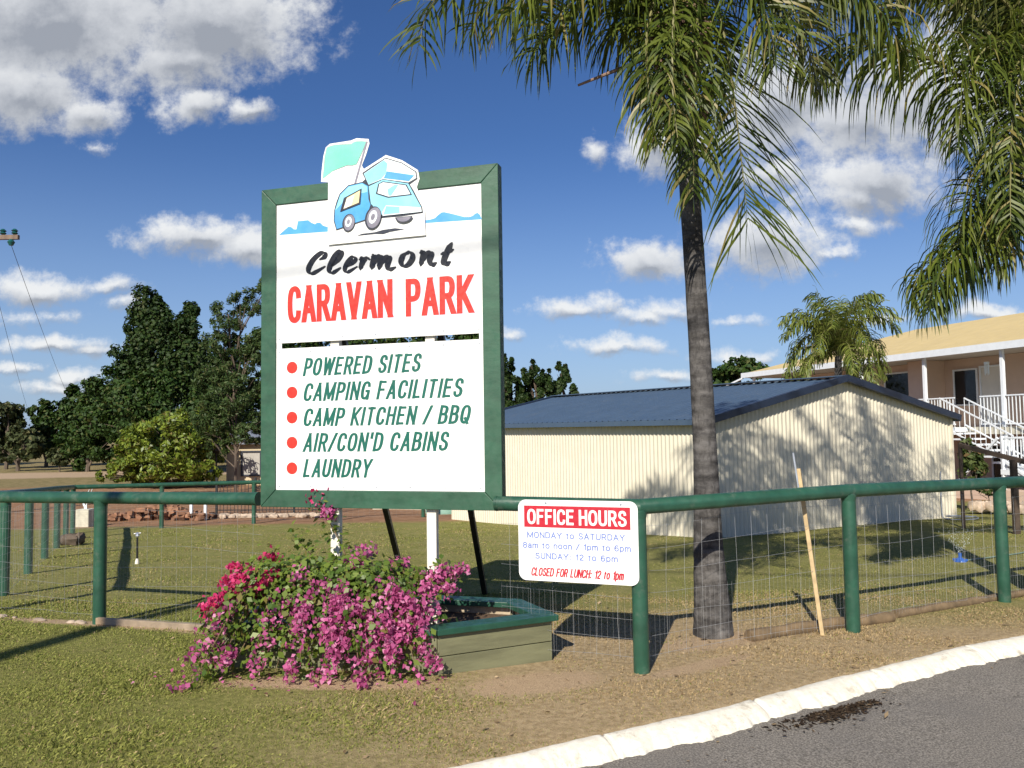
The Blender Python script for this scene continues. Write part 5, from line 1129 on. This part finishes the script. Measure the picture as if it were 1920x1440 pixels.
# ------------------------------------------------------------------ small things round the lawn
def lump(m, c, r, rng, n=7):
    pts = []
    for i in range(1, n):
        la = PI * i / n
        for k in range(9):
            a = 2 * PI * k / 9; q = 1 + rng.uniform(-.2, .2); pts.append((c[0] + r[0] * q * math.sin(la) * math.cos(a), c[1] + r[1] * q * math.sin(la) * math.sin(a), c[2] + r[2] * q * math.cos(la)))
    fs = [(i * 9 + k, i * 9 + (k + 1) % 9, (i + 1) * 9 + (k + 1) % 9, (i + 1) * 9 + k) for i in range(n - 2) for k in range(9)] + [tuple(range(8, -1, -1)), tuple((n - 2) * 9 + k for k in range(9))]
    m.add(pts, fs)
def build_small():
    rng = random.Random(8)
    # long timber edging log along the inside of the fence
    def log(pts, label, r=.05):
        P = catmull([(x, y, gz(x, y) + r * .55) for x, y in pts], 24); tag(MB().tube(P, [r * (1 + .1 * math.sin(i * 1.3)) for i in range(24)], 9).build('edging_log', M['log'], None, smooth=True), label, 'log', 'edging logs under the fence')
    log([(1.72, 5.93), (2.3, 6.20), (2.75, 6.38), (3.05, 6.50)], 'weathered brown log at the foot of the fence beside the palm')
    log([(3.12, 6.60), (3.8, 6.98), (4.5, 7.42), (5.4, 7.95)], 'thin dark log lying under the fence towards the right post', .038)
    m = MB(); a, b = Vector((-3.55, 6.80, .02)), Vector((-2.05, 6.36, .02)); m.bar(tuple(a), tuple(b), .04, .055); tag(m.build('edging_board', M['grey_timber'], None, bevel=.004), 'flat timber edging board under the fence left of the flower bed', 'board')
    m = MB()
    for i in range(9):
        t = rng.random(); x = -4.75 + 1.1 * t; y = 7.25 - .41 * t + rng.uniform(-.06, .04); q_ = rng.uniform(.02, .05); lump(m, (x, y, gz(x, y) + .005), (q_, q_ * .8, q_ * .5), rng, 6)
    tag(m.build('stones', M['pale_stone'], None, smooth=True), 'pale stones along the foot of the left front fence', 'stones', kind='stuff')
    # leaning stake tied to the rail
    root = tag(empty('leaning_stake', (2.333, 6.07, 0)), 'pale wooden stake with a grey steel tip leaning against the rail', 'stake')
    tp = Vector(AT(1493, 852, 6.13)) - Vector((2.333, 6.07, 0)); m = MB(); m.bar((0, 0, -.1), tuple(tp * .92), .062, .030); m.build('shaft', M['stake'], root, bevel=.004)
    m = MB(); m.bar(tuple(tp * .80 + Vector((-.030, -.025, 0))), tuple(tp * 1.01 + Vector((-.030, -.025, 0))), .034, .012); m.build('steel_tip', M['grey_metal'], root)
    # sprinklers
    p = (5.66, 10.14); z = gz(*p); root = tag(empty('blue_sprinkler', (p[0], p[1], z)), 'blue plastic lawn sprinkler spraying water behind the fence', 'sprinkler')
    m = MB(); m.tube([(0, 0, .0), (0, 0, .02), (0, 0, .05)], [.075, .065, .03], 14)
    for k in range(3): a = k * 2.1; m.bar((0, 0, .03), (.09 * math.cos(a), .09 * math.sin(a), .02), .025, .025)
    m.build('base', M['blue_plastic'], root); MB().tube([(0, 0, .04), (0, 0, .11)], .02, 8).build('nozzle', M['blue_plastic'], root)
    m = MB()
    rg = random.Random(2)
    for k in range(260):
        t = rg.uniform(.05, 1); a = rg.uniform(0, 2 * PI); r = .30 * t * rg.uniform(.55, 1); zz = .10 + .42 * t - .12 * t * t; c = Vector((r * math.cos(a), r * math.sin(a), zz)); m.box(tuple(c), (.0018, .0018, .006))
    m.build('spray', M['ice_ink'], root)
    hp = catmull([(p[0] + .1, p[1], z + .02), (6.4, 10.5, gz(6.4, 10.5) + .015), (7.0, 10.9, gz(7, 10.9) + .015), (7.6, 11.8, gz(7.6, 11.8) + .015), (8.8, 13.2, gz(8.8, 13.2) + .015), (9.2, 15.0, gz(9.2, 15) + .015)], 40)
    tag(MB().tube(hp, .010, 6).build('garden_hose', M['hose'], None), 'thin garden hose running across the lawn to the blue sprinkler', 'hose')
    p = (-5.46, 11.54); z = gz(*p); root = tag(empty('riser_sprinkler', (p[0], p[1], z)), 'upright sprinkler riser with bright fittings standing alone on the lawn', 'sprinkler')
    MB().tube([(0, 0, -.02), (0, 0, .38)], .014, 8).build('riser', M['black_metal'], root); m = MB(); m.tube([(0, 0, .38), (0, 0, .40), (0, 0, .45)], [.02, .03, .012], 8); m.tube([(-.05, 0, .43), (.05, 0, .44)], .010, 6); m.build('head', M['chrome'], root)
    m = MB(); m.tube([(0, 0, 0), (0, 0, .03), (0, 0, .075)], [.030, .028, .016], 10); m.build('foot', M['white_post'], root)
    m = MB(); lump(m, (0, 0, .07), (.22, .16, .13), rng); lump(m, (.16, .02, .10), (.1, .1, .11), rng); r_ = tag(m.build('dark_rock', M['bark'], None, smooth=True), 'dark rock lying by the lined up fence posts at the left', 'rock'); q = AT(133, 1015, 15.2); r_.location = (q[0], 15.2, gz(q[0], 15.2) + .02)
    # things beyond the far fence
    m = MB(); rg = random.Random(12)
    for k in range(190):
        x = -11.6 + 2.9 * rg.random(); y = 22.2 + .9 * rg.random(); h = .12 + .26 * math.exp(-((x + 10.1) / .9) ** 2); zz = gz(x, y) + rg.random() * h; a = Matrix.Rotation(rg.uniform(0, 6.3), 3, 'Z') @ Matrix.Rotation(rg.uniform(-.8, .8), 3, 'X'); m.box((x, y, zz), (.24 * rg.uniform(.5, 1.2), .12, .10 * rg.uniform(.6, 1.3)), M=a)
    tag(m.build('rubble', M['brick'], None), 'rust brown heap of broken bricks beyond the far fence', 'rubble', kind='stuff')
    m = MB(); rg = random.Random(13)
    for k in range(70): x = -8.6 + 3.4 * rg.random(); y = 22.8 + .5 * rg.random(); lump(m, (x, y, gz(x, y) + .05), (.10 * rg.uniform(.6, 1.6), .1, .08), rg, 5)
    tag(m.build('stones', M['pale_stone'], None), 'line of pale brown stones along the far garden bed', 'stones', kind='stuff')
    fx, fy = AT(372, 950, 22.4)[0], 22.4; z = gz(fx, fy); root = tag(empty('white_frame', (fx, fy, z)), 'white upside down U shaped frame by the far fence', 'frame')
    for s_ in (-.2, .2): MB().box((s_, 0, .27), (.07, .07, .56)).build('leg', M['motel_white'], root)
    MB().box((0, 0, .575), (.54, .08, .05)).build('crossbar', M['motel_white'], root)
    q = AT(160, 985, 20.6); x, y = q[0], 20.6; z = gz(x, y); root = tag(empty('concrete_planter', (x, y, z)), 'pale concrete planter block with bare twigs by the last left fence post', 'planter')
    m = MB(); m.box((0, 0, .22), (.34, .34, .5)); m.build('block', M['concrete'], root, bevel=.02); m = MB()
    for k in range(5): m.tube([(rg.uniform(-.06, .06), 0, .4), (rg.uniform(-.1, .1), 0, .65), (rg.uniform(-.2, .2), 0, .85 + .04 * k)], [.014, .011, .005], 5)
    m.build('twigs', M['ice_ink'], root)
    x, y = AT(838, 965, 24.5)[0], 24.5; z = gz(x, y); root = tag(empty('water_tank', (x, y, z)), 'low pale green round tank seen under the sign', 'tank')
    MB().tube([(0, 0, -.1), (0, 0, .28), (0, 0, .31), (0, 0, .33)], [.66, .66, .64, .3], 28).build('shell', M['tank'], root, smooth=True); MB().tube([(0, 0, .32), (0, 0, .38)], .16, 16).build('lid', M['tank'], root)
    x0 = AT(700, 960, 26)[0]; m = MB(); m.bar((x0, 26, gz(x0, 26) + .05), (.4, 25.2, gz(.4, 25.2) + .05), .16, .42); tag(m.build('low_wall', M['concrete'], None, bevel=.01), 'low pale block wall between the tank and the shed', 'wall')
    # black garden fence of thin bars
    root = tag(empty('picket_fence', (-9.2, 24.6, gz(-9.2, 24.6))), 'black fence of thin bars behind the white frame', 'fence'); o = Vector(root.location); m = MB(); x = -9.2
    while x < -5.6: z = gz(x, 24.6) - o.z; m.bar((x - o.x, 0, z), (x - o.x, 0, z + 1.05), .014, .014); x += .11
    for h in (.12, 1.0): m.bar((0, 0, h), (3.6, 0, gz(-5.6, 24.6) - o.z + h), .03, .03)
    m.build('bars', M['black_metal'], root)
    for x in (-9.2, -8.0, -6.8, -5.6): MB().box((x - o.x, 0, gz(x, 24.6) - o.z + .55), (.06, .06, 1.15)).build('post', M['black_metal'], root)
    # timber fence, stones and pots in front of the motel
    root = tag(empty('timber_rail_fence', (8.55, 13.4, gz(8.55, 13.4))), 'dark brown timber post with a sloping rail in front of the motel stairs', 'fence'); o = Vector(root.location)
    t = Vector(AT(1900, 868, 13.4)); bz = gz(t.x, 13.4); MB().box((t.x - o.x, 0, (bz + t.z) / 2 - o.z), (.085, .085, t.z - bz + .1)).build('post', M['brown_timber'], root)
    a, b = Vector(AT(1800, 835, 14.8)), Vector(AT(1945, 872, 13.2)); MB().bar(tuple(a - o), tuple(b - o), .05, .08).build('rail', M['brown_timber'], root)
    MB().box((a.x - o.x, a.y - o.y, (gz(a.x, a.y) + a.z) / 2 - o.z), (.05, .05, a.z - gz(a.x, a.y) + .1)).build('post', M['brown_timber'], root)
    m = MB(); rg = random.Random(14)
    for k in range(60): t_ = rg.random(); x = 10.6 + 3.2 * t_; y = 18.4 - 1.2 * t_ + rg.uniform(-.3, .3); lump(m, (x, y, gz(x, y) + .1 + .12 * rg.random()), (.16 * rg.uniform(.6, 1.5), .15, .12), rg, 5)
    tag(m.build('stones', M['pale_stone'], None, smooth=True), 'pale stones edging the garden in front of the motel', 'stones', kind='stuff')
    # hose hanging on the shed
    h0 = Vector((3.5, 14.1)) + Vector((.881, .473)) * 6.45 - Vector((-.565, .825)) * .05; z = gz(h0.x, h0.y); P = [(h0.x, h0.y, .55), (h0.x + .0, h0.y, z + .1), (h0.x + .06, h0.y - .15, z + .03)] + [(h0.x + .25 + .32 * math.cos(a * .7 + 2.5), h0.y - .3 + .25 * math.sin(a * .7 + 2.5), z + .03 + .006 * a) for a in range(14)]
    tag(MB().tube(catmull(P, 70), .012, 6).build('garden_hose', M['grey_metal'], None, smooth=True), 'grey hose hanging down the shed wall and coiled on the ground', 'hose')
build_small()

# ------------------------------------------------------------------ power poles and lines
def build_power():
    # pole at the left, only the end of its crossarm shows
    top = Vector(AT(38, 447, 25)); x = top.x - 2.2; zg = gz(x, 25); root = tag(empty('power_pole', (x, 25, zg)), 'power pole whose crossarm with teal insulators reaches in at the left', 'power pole'); o = Vector(root.location)
    MB().tube([(0, 0, -.3), (0, 0, 4), (0, 0, top.z - zg + .8)], [.17, .15, .12], 12).build('pole', M['pole_wood'], root, smooth=True)
    MB().box((0, -.16, top.z - zg), (4.5, .11, .14)).build('crossarm', M['pole_wood'], root)
    for dx in (2.12, 1.75, -1.75, -2.12):
        m = MB(); z = top.z - zg + .07; m.tube([(dx, -.16, z), (dx, -.16, z + .06), (dx, -.16, z + .10), (dx, -.16, z + .14), (dx, -.16, z + .2)], [.03, .10, .06, .10, .04], 12); m.build('insulator', M['teal_glass'], root, smooth=True)
    m = MB(); m.tube([(2.05, -.22, top.z - zg - .08), (2.05, -.22, top.z - zg - .17), (2.05, -.22, top.z - zg - .28)], [.05, .11, .06], 12); m.build('insulator', M['teal_glass'], root, smooth=True)
    for i, (dx, px, py) in enumerate(((2.05, 150, 790), (1.2, 60, 790))):
        a = Vector((x + dx, 24.8, top.z - .28)); e = Vector(AT(px, py, 78)); P = [a.lerp(e, t / 14) - Vector((0, 0, 1.6 * (t / 14) * (1 - t / 14))) for t in range(15)]
        tag(MB().tube(P, .008, 5).build('power_line', M['cable'], None), ('thin dark wire running down from the insulator into the distance', 'thin dark wire nearest the left edge of the sky')[i], 'wire')
    # pole and cables beside the road behind the viewer: they throw the shadows on the lawn and on the sign
    root = tag(empty('power_pole', (-6.7, -3.4, 0)), 'round timber pole by the road, seen only by its shadow on the left lawn', 'power pole')
    MB().tube([(0, 0, -.3), (0, 0, 5), (0, 0, 10.6)], [.14, .12, .09], 14).build('pole', M['pole_wood'], root, smooth=True)
    a = Vector((-6.7, -3.4, 10.2)); d = Vector((1.887, -.566, .10)).normalized(); b = Vector((-5.25, -3.97, 10.29)); 
    tag(MB().tube([tuple(b - d * 1.84), tuple(b), tuple(b + d * 3), tuple(b + d * 14)], .024, 8).build('power_line', M['cable'], None), 'thick cable overhead, seen only by its shadow band across the sign', 'wire')
build_power()
